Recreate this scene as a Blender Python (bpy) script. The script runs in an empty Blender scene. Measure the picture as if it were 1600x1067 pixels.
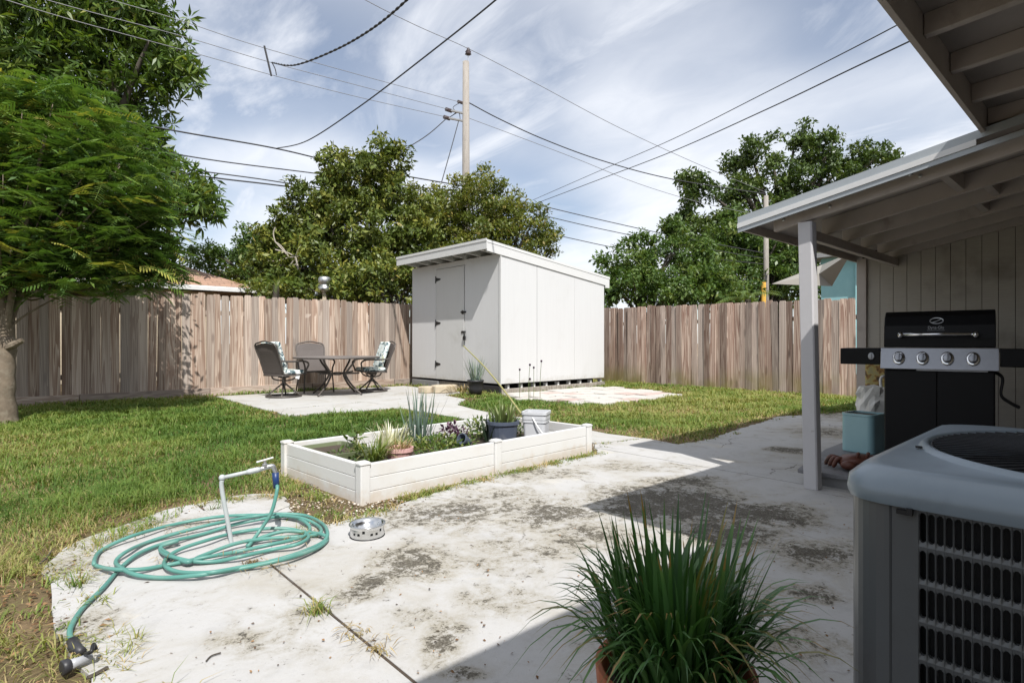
import bpy, math, random
import numpy as np
from mathutils import Matrix, Vector
random.seed(7); RS = np.random.RandomState(7)
S = bpy.context.scene; COL = S.collection
# ------------------------------------------------------------------ camera, light
TH = math.radians(48.0); FL = 890.0; HZ = 535.0; H = 1.0
Fv = np.array([math.cos(TH), math.sin(TH), 0.0]); Rv = np.array([math.sin(TH), -math.cos(TH), 0.0])
cd = bpy.data.cameras.new('camera'); cam = bpy.data.objects.new('camera', cd); COL.objects.link(cam)
cam.location = (0, 0, H); cam.rotation_euler = (math.radians(90), 0, TH - math.radians(90))
cd.sensor_width = 36; cd.lens = FL/1600*36; cd.shift_y = 0.001; cd.clip_start = 0.05; cd.clip_end = 900
S.camera = cam
LX, LY = 0.30, 0.73                                   # sunlight travels (LX, LY, -1)
EL = math.atan2(1, math.hypot(LX, LY))
world = bpy.data.worlds.new('World'); S.world = world; world.use_nodes = True
sun = bpy.data.lights.new('sun', 'SUN'); so = bpy.data.objects.new('sun', sun); COL.objects.link(so)
sun.energy = 5.0; sun.angle = math.radians(0.5); sun.color = (1.0, 0.972, 0.93)
so.rotation_euler = Vector((LX, LY, -1)).to_track_quat('-Z', 'Y').to_euler(); so.location = (-3, -9, 14)
S.view_settings.view_transform = 'Standard'; S.view_settings.look = 'None'
S.view_settings.exposure = 0.34; S.view_settings.gamma = 1.0; S.view_settings.use_curve_mapping = False
S.cycles.max_bounces = 6; S.cycles.transparent_max_bounces = 4; S.cycles.diffuse_bounces = 4
def build_world():
    nt = world.node_tree; N = nt.nodes; N.clear(); L = nt.links.new
    out = N.new('ShaderNodeOutputWorld'); bg = N.new('ShaderNodeBackground'); bg.inputs[1].default_value = 0.098
    sky = N.new('ShaderNodeTexSky'); sky.sky_type = 'NISHITA'; sky.sun_disc = False
    sky.sun_elevation = EL; sky.sun_rotation = math.atan2(-LX, -LY); sky.air_density = 1.0; sky.dust_density = 0.6; sky.ozone_density = 2.2
    tc = N.new('ShaderNodeTexCoord'); sep = N.new('ShaderNodeSeparateXYZ'); L(tc.outputs['Generated'], sep.inputs[0])
    zc = N.new('ShaderNodeMath'); zc.operation = 'MAXIMUM'; L(sep.outputs[2], zc.inputs[0]); zc.inputs[1].default_value = 0.0
    za = N.new('ShaderNodeMath'); za.operation = 'ADD'; L(zc.outputs[0], za.inputs[0]); za.inputs[1].default_value = 0.22
    dv = N.new('ShaderNodeVectorMath'); dv.operation = 'DIVIDE'; L(tc.outputs['Generated'], dv.inputs[0])
    cb = N.new('ShaderNodeCombineXYZ'); [L(za.outputs[0], cb.inputs[i]) for i in range(3)]; L(cb.outputs[0], dv.inputs[1])
    def noise(rot, scl, loc, scale, detail, dist, rough=0.55):
        mp = N.new('ShaderNodeMapping'); mp.inputs['Rotation'].default_value = (0, 0, rot); mp.inputs['Scale'].default_value = scl
        mp.inputs['Location'].default_value = loc
        L(dv.outputs[0], mp.inputs[0]); n = N.new('ShaderNodeTexNoise'); L(mp.outputs[0], n.inputs['Vector'])
        n.inputs['Scale'].default_value = scale; n.inputs['Detail'].default_value = detail
        n.inputs['Distortion'].default_value = dist; n.inputs['Roughness'].default_value = rough
        return n.outputs[0]
    def ramp(src, a, b, va=0., vb=1.):
        m = N.new('ShaderNodeMapRange'); m.interpolation_type = 'SMOOTHSTEP'; L(src, m.inputs[0])
        m.inputs[1].default_value = a; m.inputs[2].default_value = b; m.inputs[3].default_value = va; m.inputs[4].default_value = vb
        return m.outputs[0]
    big = ramp(noise(0.5, (1, 1, 0.3), CLOUD_LOC, 0.9, 2, 0.2), 0.30, 0.62)
    wisp = ramp(noise(0.75, (1, 0.4, 0.5), (5.0, 2.0, 0), 2.2, 9, 1.0, 0.60), 0.36, 0.80)
    fine = ramp(noise(0.4, (1, .6, 1), (1, 7, 0), 9.0, 6, 0.5), 0.2, 0.8, 0.75, 1.0)
    mx = N.new('ShaderNodeMath'); mx.operation = 'MULTIPLY'; L(wisp, mx.inputs[0]); mx.inputs[1].default_value = 0.95
    mm = N.new('ShaderNodeMath'); mm.operation = 'MULTIPLY'; L(big, mm.inputs[0]); mm.inputs[1].default_value = 0.78
    ad = N.new('ShaderNodeMath'); ad.operation = 'MAXIMUM'; L(mm.outputs[0], ad.inputs[0]); L(mx.outputs[0], ad.inputs[1])
    a2 = N.new('ShaderNodeMath'); a2.operation = 'MULTIPLY'; L(ad.outputs[0], a2.inputs[0]); L(fine, a2.inputs[1])
    c2 = N.new('ShaderNodeMath'); c2.operation = 'ADD'; c2.use_clamp = True; L(a2.outputs[0], c2.inputs[0]); c2.inputs[1].default_value = 0.15
    mix = N.new('ShaderNodeMix'); mix.data_type = 'RGBA'; L(c2.outputs[0], mix.inputs[0]); L(sky.outputs[0], mix.inputs[6])
    mix.inputs[7].default_value = (8.7, 8.9, 9.35, 1)
    L(mix.outputs[2], bg.inputs[0]); L(bg.outputs[0], out.inputs[0])
CLOUD_LOC = (0.3, 0.9, 0.0)
build_world()
# ------------------------------------------------------------------ helpers
def P(px, py, D):
    return D*Fv + (px-800)/FL*D*Rv + np.array([0, 0, H-(py-HZ)/FL*D])
def G(px, py, z=0.0):
    return P(px, py, (H-z)*FL/(py-HZ))
def PV(px, py, A, B):                                # view ray met with the vertical plane through A and B
    d = Fv + (px-800)/FL*Rv; n = np.array([-(B[1]-A[1]), B[0]-A[0]])
    return P(px, py, (n[0]*A[0]+n[1]*A[1])/(n[0]*d[0]+n[1]*d[1]))
class MB:
    def __init__(s): s.V = []; s.F = []
    def add(s, V, F):
        o = len(s.V); s.V += [tuple(v) for v in V]; s.F += [tuple(i+o for i in f) for f in F]; return s
    def box(s, c, d, rz=0, M=None):
        x, y, z = d[0]/2, d[1]/2, d[2]/2
        V = [Vector((a*x, b*y, e*z)) for e in (-1, 1) for b in (-1, 1) for a in (-1, 1)]
        R = M if M is not None else Matrix.Rotation(rz, 3, 'Z')
        V = [R @ v + Vector(c) for v in V]
        return s.add(V, [(0, 2, 3, 1), (4, 5, 7, 6), (0, 1, 5, 4), (1, 3, 7, 5), (3, 2, 6, 7), (2, 0, 4, 6)])
    def bar(s, a, b, w, h, up=(0, 0, 1)):
        a = Vector(a); b = Vector(b); d = (b-a); l = d.length; d.normalize(); sd = d.cross(Vector(up)).normalized(); u = sd.cross(d)
        return s.box((a+b)/2, (l, w, h), M=Matrix((d, sd, u)).transposed())
    def prism(s, poly, z0, z1):
        n = len(poly); V = [(p[0], p[1], z0) for p in poly]+[(p[0], p[1], z1) for p in poly]
        return s.add(V, [tuple(range(n-1, -1, -1)), tuple(range(n, 2*n))]+[(i, (i+1) % n, n+(i+1) % n, n+i) for i in range(n)])
    def tube(s, pts, r, n=6, cap=True):
        pts = [Vector(p) for p in pts]; m = len(pts)
        rr = [r]*m if not hasattr(r, '__len__') else r
        t = (pts[1]-pts[0]).normalized(); u = t.orthogonal().normalized(); V = []
        for i in range(m):
            t = (pts[min(i+1, m-1)]-pts[max(i-1, 0)]).normalized()
            u = (u - t*u.dot(t)).normalized(); w = t.cross(u)
            for k in range(n):
                a = 2*math.pi*k/n; V.append(pts[i]+(u*math.cos(a)+w*math.sin(a))*rr[i])
        F = [(i*n+k, i*n+(k+1) % n, (i+1)*n+(k+1) % n, (i+1)*n+k) for i in range(m-1) for k in range(n)]
        if cap: F += [tuple(range(n-1, -1, -1)), tuple(range((m-1)*n, m*n))]
        return s.add(V, F)
    def lathe(s, prof, n=20, c=(0, 0, 0), closed=False, sx=1, sy=1, cap=True):
        V = [(c[0]+r*sx*math.cos(2*math.pi*k/n), c[1]+r*sy*math.sin(2*math.pi*k/n), c[2]+z) for r, z in prof for k in range(n)]
        m = len(prof); F = [(i*n+k, i*n+(k+1) % n, (i+1)*n+(k+1) % n, (i+1)*n+k) for i in range(m-1) for k in range(n)]
        if closed: F += [((m-1)*n+k, (m-1)*n+(k+1) % n, (k+1) % n, k) for k in range(n)]
        elif cap: F += [tuple(range(n-1, -1, -1)), tuple(range((m-1)*n, m*n))]
        return s.add(V, F)
    def ell(s, c, r, n=10, m=7, M=None):
        V = []; 
        for i in range(m+1):
            a = math.pi*i/m
            for k in range(n):
                b = 2*math.pi*k/n; v = Vector((math.sin(a)*math.cos(b)*r[0], math.sin(a)*math.sin(b)*r[1], -math.cos(a)*r[2]))
                V.append((M @ v if M is not None else v)+Vector(c))
        return s.add(V, [(i*n+k, i*n+(k+1) % n, (i+1)*n+(k+1) % n, (i+1)*n+k) for i in range(m) for k in range(n)])
    def rrect(s, sx, sy, r, z0, z1, k=5, c=(0, 0)):
        return s.prism(rr_poly(sx, sy, r, k, c), z0, z1)
    def mesh(s, name, M=None, smooth=False):
        me = bpy.data.meshes.new(name); V = s.V
        if M is not None: V = [M @ Vector(v) for v in V]
        me.from_pydata([tuple(v) for v in V], [], s.F)
        if smooth: me.polygons.foreach_set('use_smooth', [True]*len(me.polygons))
        me.update(); return me
def rr_poly(sx, sy, r, k=5, c=(0, 0)):
    out = []
    for (qx, qy, a0) in ((1, 1, 0), (-1, 1, 90), (-1, -1, 180), (1, -1, 270)):
        for i in range(k+1):
            a = math.radians(a0+90*i/k); out.append((c[0]+qx*(sx/2-r)+r*math.cos(a), c[1]+qy*(sy/2-r)+r*math.sin(a)))
    return out
WM = {}
def props(o, label=None, cat=None, group=None, kind=None):
    if label: o['label'] = label
    if cat: o['category'] = cat
    if group: o['group'] = group
    if kind: o['kind'] = kind
    return o
def thing(name, label, cat, loc=(0, 0, 0), rz=0, group=None, kind=None):
    o = bpy.data.objects.new(name, None); COL.objects.link(o); o.empty_display_size = 0.1
    o.location = loc; o.rotation_euler = (0, 0, rz); WM[o.name] = Matrix.Translation(Vector(loc)) @ Matrix.Rotation(rz, 4, 'Z')
    return props(o, label, cat, group, kind)
def link(name, me, mat, parent=None, loc=None, rot=None):
    o = bpy.data.objects.new(name, me); COL.objects.link(o)
    if mat is not None and len(me.materials) == 0: me.materials.append(mat)
    if parent is not None: o.parent = parent; WM[o.name] = WM.get(parent.name, Matrix())
    else: WM[o.name] = Matrix()
    if loc is not None: o.location = loc
    if rot is not None: o.rotation_euler = rot
    return o
def part(name, mb, mat, parent=None, W=False, bev=0, smooth=False, loc=None, rot=None, seg=2):
    M = WM[parent.name].inverted() if (W and parent is not None) else None
    o = link(name, mb.mesh(name, M, smooth), mat, parent, loc, rot)
    if bev:
        b = o.modifiers.new('bevel', 'BEVEL'); b.width = bev; b.segments = seg; b.limit_method = 'ANGLE'; b.angle_limit = math.radians(40)
        b.harden_normals = False
    return o
def single(name, mb, mat, label, cat, loc, group=None, bev=0, smooth=False, kind=None):
    """a thing that is one mesh; mb in world coordinates"""
    me = mb.mesh(name, Matrix.Translation(-Vector(loc)), smooth)
    o = link(name, me, mat); o.location = loc; WM[o.name] = Matrix.Translation(Vector(loc))
    if bev:
        b = o.modifiers.new('bevel', 'BEVEL'); b.width = bev; b.segments = 2; b.limit_method = 'ANGLE'
    return props(o, label, cat, group, kind)
def cat_rom(pts, n=8, closed=False):
    p = np.array(pts, float); m = len(p); out = []
    for i in range(m if closed else m-1):
        if closed: a, b, c, d = p[(i-1) % m], p[i], p[(i+1) % m], p[(i+2) % m]
        else: a, b, c, d = p[max(i-1, 0)], p[i], p[i+1], p[min(i+2, m-1)]
        for k in range(n):
            t = k/n; out.append(0.5*((2*b)+(-a+c)*t+(2*a-5*b+4*c-d)*t*t+(-a+3*b-3*c+d)*t**3))
    if not closed: out.append(p[-1])
    return np.array(out)
def fast_mesh(name, V, loops, starts, tint=None, smooth=False):
    me = bpy.data.meshes.new(name); me.vertices.add(len(V)); me.vertices.foreach_set('co', np.asarray(V, np.float32).ravel())
    me.loops.add(len(loops)); me.loops.foreach_set('vertex_index', np.asarray(loops, np.int32))
    me.polygons.add(len(starts)); me.polygons.foreach_set('loop_start', np.asarray(starts, np.int32))
    if smooth: me.polygons.foreach_set('use_smooth', np.ones(len(starts), bool))
    me.update(calc_edges=True)
    if tint is not None:
        a = me.attributes.new('tint', 'FLOAT', 'POINT'); a.data.foreach_set('value', np.asarray(tint, np.float32))
    return me
def nrm(a): return a/(np.linalg.norm(a, axis=-1, keepdims=True)+1e-9)
def leaf_mesh(name, Pp, Dd, Nn, Ln, Wd, tint, mid=0.45):
    Dd = nrm(Dd); Sd = nrm(np.cross(Nn, Dd)); Nn = np.cross(Dd, Sd); n = len(Pp)
    Ln = Ln[:, None]; Wd = Wd[:, None]
    V = np.stack([Pp, Pp+mid*Ln*Dd+.5*Wd*Sd+.06*Ln*Nn, Pp+Ln*Dd-.10*Ln*Nn, Pp+mid*Ln*Dd-.5*Wd*Sd+.06*Ln*Nn], 1).reshape(-1, 3)
    return fast_mesh(name, V, np.arange(4*n), np.arange(n)*4, np.repeat(tint, 4))
def blade_mesh(name, B, Dh, Ln, Wd, lean, tint, droop=0.25):
    n = len(B); Sd = np.stack([-Dh[:, 1], Dh[:, 0], 0*Dh[:, 0]], 1); up = np.array([0, 0, 1.0])
    Ln = Ln[:, None]; Wd = Wd[:, None]; le = lean[:, None]
    m = B+Dh*Ln*.5*le*.7+up*Ln*.55; t = B+Dh*Ln*le*1.1+up*Ln*(1-droop*le)
    V = np.stack([B-Sd*Wd*.5, B+Sd*Wd*.5, m-Sd*Wd*.42, m+Sd*Wd*.42, t], 1).reshape(-1, 3)
    lo = (np.arange(n)[:, None]*5+np.array([0, 1, 3, 2, 2, 3, 4])).ravel(); st = (np.arange(n)[:, None]*7+np.array([0, 4])).ravel()
    return fast_mesh(name, V, lo, st, np.repeat(tint, 5))
def inpoly(x, y, poly):
    c = np.zeros(len(x), bool); n = len(poly); j = n-1
    for i in range(n):
        xi, yi = poly[i][:2]; xj, yj = poly[j][:2]
        c ^= ((yi > y) != (yj > y)) & (x < (xj-xi)*(y-yi)/(yj-yi+1e-12)+xi); j = i
    return c
def pdist(x, y, poly):
    d = np.full(len(x), 1e9); n = len(poly)
    for i in range(n):
        a = np.array(poly[i][:2]); b = np.array(poly[(i+1) % n][:2]); ab = b-a
        t = np.clip(((x-a[0])*ab[0]+(y-a[1])*ab[1])/(ab@ab+1e-12), 0, 1)
        d = np.minimum(d, np.hypot(x-a[0]-t*ab[0], y-a[1]-t*ab[1]))
    return d
def vnoise(x, y, sc, seed=0):
    r = np.random.RandomState(seed).rand(64, 64); X = x/sc+100; Y = y/sc+100
    i = np.floor(X).astype(int); j = np.floor(Y).astype(int); fx = X-i; fy = Y-j; fx = fx*fx*(3-2*fx); fy = fy*fy*(3-2*fy)
    g = lambda a, b: r[a % 64, b % 64]
    return (g(i, j)*(1-fx)+g(i+1, j)*fx)*(1-fy)+(g(i, j+1)*(1-fx)+g(i+1, j+1)*fx)*fy
# ------------------------------------------------------------------ materials
class NT:
    def __init__(s, name):
        s.m = bpy.data.materials.new(name); s.m.use_nodes = True; s.t = s.m.node_tree; s.b = s.t.nodes['Principled BSDF']; s.out = s.t.nodes['Material Output']
    def n(s, ty, **k):
        x = s.t.nodes.new(ty); [setattr(x, a, b) for a, b in k.items()]; return x
    def l(s, a, b): s.t.links.new(a, b)
    def setv(s, sock, v):
        if hasattr(v, 'is_output') or isinstance(v, bpy.types.NodeSocket): s.l(v, sock)
        else: sock.default_value = v
    def math(s, op, a, b=0.0, clamp=False):
        x = s.n('ShaderNodeMath', operation=op, use_clamp=clamp); s.setv(x.inputs[0], a); s.setv(x.inputs[1], b); return x.outputs[0]
    def mix(s, f, a, b, mode='MIX'):
        x = s.n('ShaderNodeMix', data_type='RGBA', blend_type=mode); s.setv(x.inputs[0], f)
        for i, v in ((6, a), (7, b)):
            s.setv(x.inputs[i], v if not isinstance(v, tuple) else (*v[:3], 1))
        return x.outputs[2]
    def co(s, kind='Object', scale=(1, 1, 1), rnd=0):
        tc = s.n('ShaderNodeTexCoord'); v = tc.outputs[kind]
        if rnd:
            oi = s.n('ShaderNodeObjectInfo'); sc = s.n('ShaderNodeVectorMath', operation='SCALE'); c = s.n('ShaderNodeCombineXYZ')
            for i in range(3): s.l(oi.outputs['Random'], c.inputs[i])
            s.l(c.outputs[0], sc.inputs[0]); sc.inputs['Scale'].default_value = rnd
            a = s.n('ShaderNodeVectorMath', operation='ADD'); s.l(v, a.inputs[0]); s.l(sc.outputs[0], a.inputs[1]); v = a.outputs[0]
        mp = s.n('ShaderNodeMapping'); mp.inputs['Scale'].default_value = scale; s.l(v, mp.inputs[0]); return mp.outputs[0]
    def pos(s): return s.n('ShaderNodeNewGeometry').outputs['Position']
    def noise(s, v, scale, detail=4, rough=.55, dist=0):
        x = s.n('ShaderNodeTexNoise'); s.l(v, x.inputs['Vector']); x.inputs['Scale'].default_value = scale; x.inputs['Detail'].default_value = detail
        x.inputs['Roughness'].default_value = rough; x.inputs['Distortion'].default_value = dist; return x.outputs[0]
    def rng(s, v, a, b, c=0., d=1., smooth=True):
        x = s.n('ShaderNodeMapRange'); x.interpolation_type = 'SMOOTHSTEP' if smooth else 'LINEAR'
        s.l(v, x.inputs[0])
        for i, q in enumerate((a, b, c, d)): x.inputs[i+1].default_value = q
        return x.outputs[0]
    def ramp(s, v, stops):
        x = s.n('ShaderNodeValToRGB'); s.l(v, x.inputs[0]); e = x.color_ramp.elements
        while len(e) < len(stops): e.new(0.5)
        for i, (p, c) in enumerate(stops): e[i].position = p; e[i].color = (*c, 1)
        return x.outputs[0]
    def bump(s, h, st=.3, dist=.01):
        x = s.n('ShaderNodeBump'); s.l(h, x.inputs['Height']); x.inputs['Strength'].default_value = st; x.inputs['Distance'].default_value = dist
        s.l(x.outputs[0], s.b.inputs['Normal'])
    def fin(s, col, rough=.6, metal=0., spec=.4):
        s.setv(s.b.inputs['Base Color'], col if not isinstance(col, tuple) else (*col[:3], 1)); s.setv(s.b.inputs['Roughness'], rough)
        s.setv(s.b.inputs['Metallic'], metal); s.b.inputs['Specular IOR Level'].default_value = spec; return s.m
def simple(name, col, rough=.55, metal=0., var=.15, scale=6., dirt=None, dlo=.55, dhi=.75, dscale=3., bump=0., bscale=60., spec=.4, rnd=0.):
    t = NT(name); v = t.co('Object', rnd=rnd*20 if rnd else 0)
    c = t.mix(t.noise(v, scale, 5), tuple(x*(1-var) for x in col), tuple(min(1, x*(1+var)) for x in col))
    if dirt is not None: c = t.mix(t.rng(t.noise(v, dscale, 8, .65, .4), dlo, dhi), c, dirt)
    if bump: t.bump(t.noise(v, bscale, 4), bump, .004)
    return t.fin(c, rough, metal, spec)
def leafmat(name, stops, rough=.42, transl=.3, spec=.45):
    t = NT(name); a = t.n('ShaderNodeAttribute'); a.attribute_name = 'tint'; c = t.ramp(a.outputs['Fac'], stops)
    t.fin(c, rough, 0, spec); tr = t.n('ShaderNodeBsdfTranslucent'); br = t.mix(1.0, c, (1.4, 1.45, .6), 'MULTIPLY'); t.l(br, tr.inputs[0])
    mx = t.n('ShaderNodeMixShader'); mx.inputs[0].default_value = transl; t.l(t.b.outputs[0], mx.inputs[1]); t.l(tr.outputs[0], mx.inputs[2])
    t.l(mx.outputs[0], t.out.inputs[0]); return t.m
def woodmat(name, light, dark, knot, grain=1.0, tintv=.25, algae=None, rough=.85):
    t = NT(name); v = t.co('Object', (1, 1, 1), rnd=37.); oi = t.n('ShaderNodeObjectInfo').outputs['Random']
    mp = t.n('ShaderNodeMapping'); mp.inputs['Scale'].default_value = (9*grain, 9*grain, .55); t.l(v, mp.inputs[0])
    big = t.noise(mp.outputs[0], 1.0, 3, .5, .6)
    w = t.math('FRACT', t.math('MULTIPLY', big, 9.0)); w = t.rng(w, .0, .9)
    mp2 = t.n('ShaderNodeMapping'); mp2.inputs['Scale'].default_value = (80, 80, 2.0); t.l(v, mp2.inputs[0]); fine = t.noise(mp2.outputs[0], 1, 3)
    g = t.math('ADD', t.math('MULTIPLY', w, .6), t.math('MULTIPLY', fine, .55))
    c = t.mix(t.rng(g, .25, .95), light, dark)
    # knots
    mp3 = t.n('ShaderNodeMapping'); mp3.inputs['Scale'].default_value = (5, 5, 2.6); t.l(v, mp3.inputs[0])
    vo = t.n('ShaderNodeTexVoronoi'); t.l(mp3.outputs[0], vo.inputs['Vector']); vo.inputs['Scale'].default_value = 1.0
    c = t.mix(t.rng(vo.outputs['Distance'], .08, .20, .85, 0.), c, knot)
    c = t.mix(t.math('MULTIPLY', t.noise(t.pos(), 1.3, 4), .5), c, tuple(x*.75+.05 for x in light))
    c = t.mix(t.rng(t.math('FRACT', t.math('MULTIPLY', oi, 7.31)), .3, 1., 0, .55), c, (.30, .275, .25))
    hv = t.rng(oi, 0, 1, 1-tintv, 1+tintv, False); cc = t.n('ShaderNodeCombineXYZ'); [t.l(hv, cc.inputs[i]) for i in range(3)]
    c = t.mix(1.0, c, cc.outputs[0], 'MULTIPLY')
    if algae:
        z = t.n('ShaderNodeSeparateXYZ'); t.l(t.pos(), z.inputs[0])
        f = t.math('MULTIPLY', t.rng(z.outputs[2], .0, .55, 1., 0.), t.rng(t.noise(t.pos(), 1.1, 4), .38, .6)); c = t.mix(t.math('MULTIPLY', f, .75), c, algae)
    t.bump(g, .35, .004); return t.fin(c, rough, 0, .2)
M = {}
M['fence_l'] = woodmat('weathered_pine', (.47, .375, .30), (.20, .115, .075), (.12, .06, .038), 1.0, .30)
M['fence_r'] = woodmat('aged_pine', (.48, .37, .30), (.155, .072, .048), (.07, .03, .02), 1.2, .42, (.2, .18, .05))
M['greywood'] = woodmat('grey_timber', (.33, .30, .26), (.18, .15, .12), (.1, .08, .06), 1.0, .15)
M['pole'] = woodmat('pole_wood', (.30, .275, .24), (.19, .165, .14), (.12, .1, .08), .6, .05)
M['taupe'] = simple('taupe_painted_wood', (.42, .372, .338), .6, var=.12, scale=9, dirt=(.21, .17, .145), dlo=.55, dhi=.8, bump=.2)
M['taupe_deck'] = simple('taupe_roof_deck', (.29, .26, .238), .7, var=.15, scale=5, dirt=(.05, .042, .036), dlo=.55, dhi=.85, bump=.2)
M['post'] = simple('lilac_white_post_paint', (.50, .49, .50), .55, var=.05, scale=12, dirt=(.33, .3, .29), dlo=.66, dhi=.72, dscale=14, bump=.15, bscale=40)
def sidingmat():
    t = NT('siding_paint'); v = t.co('Object', (1, 1, 1), rnd=9.); mp = t.n('ShaderNodeMapping'); mp.inputs['Scale'].default_value = (6, 6, 90); t.l(v, mp.inputs[0])
    r = t.noise(mp.outputs[0], 1.5, 4, .6); c = t.mix(r, (.33, .305, .268), (.43, .40, .355)); c = t.mix(t.rng(t.noise(t.pos(), 2.2, 5), .5, .75, 0, .6), c, (.125, .117, .097))
    t.bump(r, .35, .004); return t.fin(c, .75, 0, .2)
M['siding'] = sidingmat()
M['drip'] = simple('white_drip_edge', (.62, .62, .61), .35, .1, var=.06, dirt=(.45, .44, .42), dlo=.6, dhi=.8)
M['drip_grey'] = simple('grey_drip_edge', (.36, .39, .41), .45, .2, var=.1)
def shedmat(name, base, dirt):
    t = NT(name); p = t.pos(); mp = t.n('ShaderNodeMapping'); mp.inputs['Scale'].default_value = (26, 26, 1.3); t.l(p, mp.inputs[0]); g = t.noise(mp.outputs[0], 1.0, 5, .6, .4)
    c = t.mix(t.rng(g, .35, .75), base, tuple(x*.97 for x in base)); c = t.mix(t.rng(t.noise(p, 1.2, 7, .65, .5), .55, .8, 0, .8), c, dirt)
    z = t.n('ShaderNodeSeparateXYZ'); t.l(p, z.inputs[0]); sp = t.math('ADD', t.rng(z.outputs[2], .1, .45, .42, 0.), t.math('SUBTRACT', t.noise(p, 5, 8, .7), .62))
    c = t.mix(t.rng(sp, .05, .4, 0, .5), c, (.33, .30, .24)); c = t.mix(t.rng(t.noise(p, 30, 3, .6), .70, .78, 0, .5), c, (.33, .31, .27))
    t.bump(g, .1, .003); return t.fin(c, .6, 0, .3)
M['shed'] = shedmat('shed_white_paint', (.545, .545, .543), (.49, .485, .475)); M['shed_door'] = shedmat('shed_door_paint', (.505, .503, .492), (.37, .36, .325))
M['shed_trim'] = simple('shed_trim_paint', (.56, .56, .552), .5, var=.04, dirt=(.56, .55, .53), dlo=.6, dhi=.8)
M['black'] = simple('black_metal', (.02, .02, .021), .45, .3, var=.2)
M['blackgloss'] = simple('black_enamel', (.005, .005, .006), .45, .0, var=.2, scale=20, spec=.22)
M['dark'] = simple('near_black', (.015, .015, .015), .9)
def vinylmat():
    t = NT('white_vinyl'); p = t.pos(); z = t.n('ShaderNodeSeparateXYZ'); t.l(p, z.inputs[0]); base = (.62, .617, .605)
    c = t.mix(t.rng(t.noise(p, 2.5, 6), .5, .85), base, (.56, .53, .48)); sp = t.math('ADD', t.rng(z.outputs[2], -.01, .16, .42, 0.), t.math('SUBTRACT', t.noise(p, 9, 8, .7), .60))
    c = t.mix(t.rng(sp, .05, .4, 0, .5), c, (.50, .40, .29)); c = t.mix(t.rng(t.noise(p, 45, 3, .6), .70, .76, 0, .4), c, (.3, .25, .2)); return t.fin(c, .38, 0, .4)
M['vinyl'] = vinylmat()
M['steel'] = simple('brushed_steel', (.36, .37, .395), .42, 1.0, var=.1, scale=30, dirt=(.3, .24, .18), dlo=.68, dhi=.82, dscale=9)
M['chrome'] = simple('chrome', (.75, .75, .76), .12, 1.0, var=.05)
M['bowl'] = simple('bowl_steel', (.66, .66, .65), .2, 1.0, var=.08)
M['galv'] = simple('galvanised_steel', (.5, .51, .52), .4, .9, var=.15)
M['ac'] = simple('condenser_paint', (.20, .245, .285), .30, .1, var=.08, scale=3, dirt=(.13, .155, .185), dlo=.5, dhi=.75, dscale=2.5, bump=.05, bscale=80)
M['ac_shaded'] = simple('condenser_side_shaded', (.10, .106, .11), .28, .1, var=.1, scale=4, dirt=(.072, .073, .07), dlo=.5, dhi=.8, dscale=3)  # darker copy of the casing colour; the sides' shade is put into the tone
M['coil'] = simple('coil_fins', (.014, .014, .015), .6, .2)
M['guard'] = simple('guard_wire', (.012, .013, .016), .5, .2)
M['bronze'] = simple('bronze_patio_metal', (.10, .088, .08), .5, .5, var=.25, scale=15)
M['tabletop'] = simple('bronze_table_mesh', (.22, .205, .20), .4, .5, var=.15, scale=15)
M['sling'] = simple('dark_sling', (.10, .085, .078), .7, var=.25, scale=60)
def floral():
    t = NT('floral_cushion'); v = t.co('Object'); n = t.noise(v, 9, 2, .5, 1.6); n2 = t.noise(v, 17, 2, .5, .8)
    c = t.mix(t.rng(n2, .5, .56), (.55, .63, .62), (.72, .72, .68)); c = t.mix(t.rng(n, .53, .56), c, (.10, .15, .17)); c = t.mix(t.rng(n2, .64, .67), c, (.33, .36, .22)); return t.fin(c, .9, 0, .1)
M['floral'] = floral()
M['tag'] = simple('white_card', (.8, .8, .78), .7, var=.02)
M['hose'] = simple('green_hose', (.08, .225, .19), .42, var=.25, scale=7, dirt=(.17, .26, .22), dlo=.5, dhi=.8, dscale=5)
M['navy'] = simple('navy_plastic', (.012, .035, .12), .4)
M['greyplastic'] = simple('grey_plastic', (.35, .36, .38), .4, var=.08)
M['pvc'] = simple('grey_pvc', (.40, .43, .43), .4, var=.12, scale=14)
M['terra'] = simple('terracotta', (.34, .095, .035), .6, var=.2, scale=8)
M['pinkpot'] = simple('faded_pink_pot', (.55, .33, .31), .7, var=.12)
M['blackpot'] = simple('black_plastic_pot', (.028, .028, .032), .45, var=.2)
M['bluepot'] = simple('blue_black_pot', (.07, .085, .12), .5, var=.2, dirt=(.17, .18, .2), dlo=.5, dhi=.7)
M['aqua'] = simple('aqua_glaze', (.27, .44, .47), .25, var=.07, dirt=(.12, .22, .24), dlo=.7, dhi=.8)
M['bucket'] = simple('white_bucket_plastic', (.52, .53, .55), .4, var=.05)
M['bag'] = simple('white_plastic_sheet', (.62, .61, .58), .35, var=.1, scale=8, dirt=(.38, .35, .31), dlo=.55, dhi=.75, dscale=7)
M['rust'] = simple('rusty_brown_glaze', (.115, .042, .027), .35, var=.35, scale=12, dirt=(.03, .015, .012), dlo=.5, dhi=.65, dscale=9)
M['olive'] = simple('olive_plastic', (.12, .14, .075), .45, var=.15)
M['soil'] = simple('dark_soil', (.06, .045, .032), .95, var=.4, scale=20, bump=.8, bscale=40)
M['platform'] = simple('grey_step_paint', (.17, .17, .178), .6, var=.15, scale=6, dirt=(.075, .072, .07), dlo=.5, dhi=.75, dscale=5, bump=.2)
M['skid'] = simple('grey_skid_paint', (.2, .2, .2), .7, var=.2, bump=.2)
M['stone'] = simple('tan_stone', (.45, .38, .28), .9, var=.25, scale=14, dirt=(.25, .19, .12), bump=.5)
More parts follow.
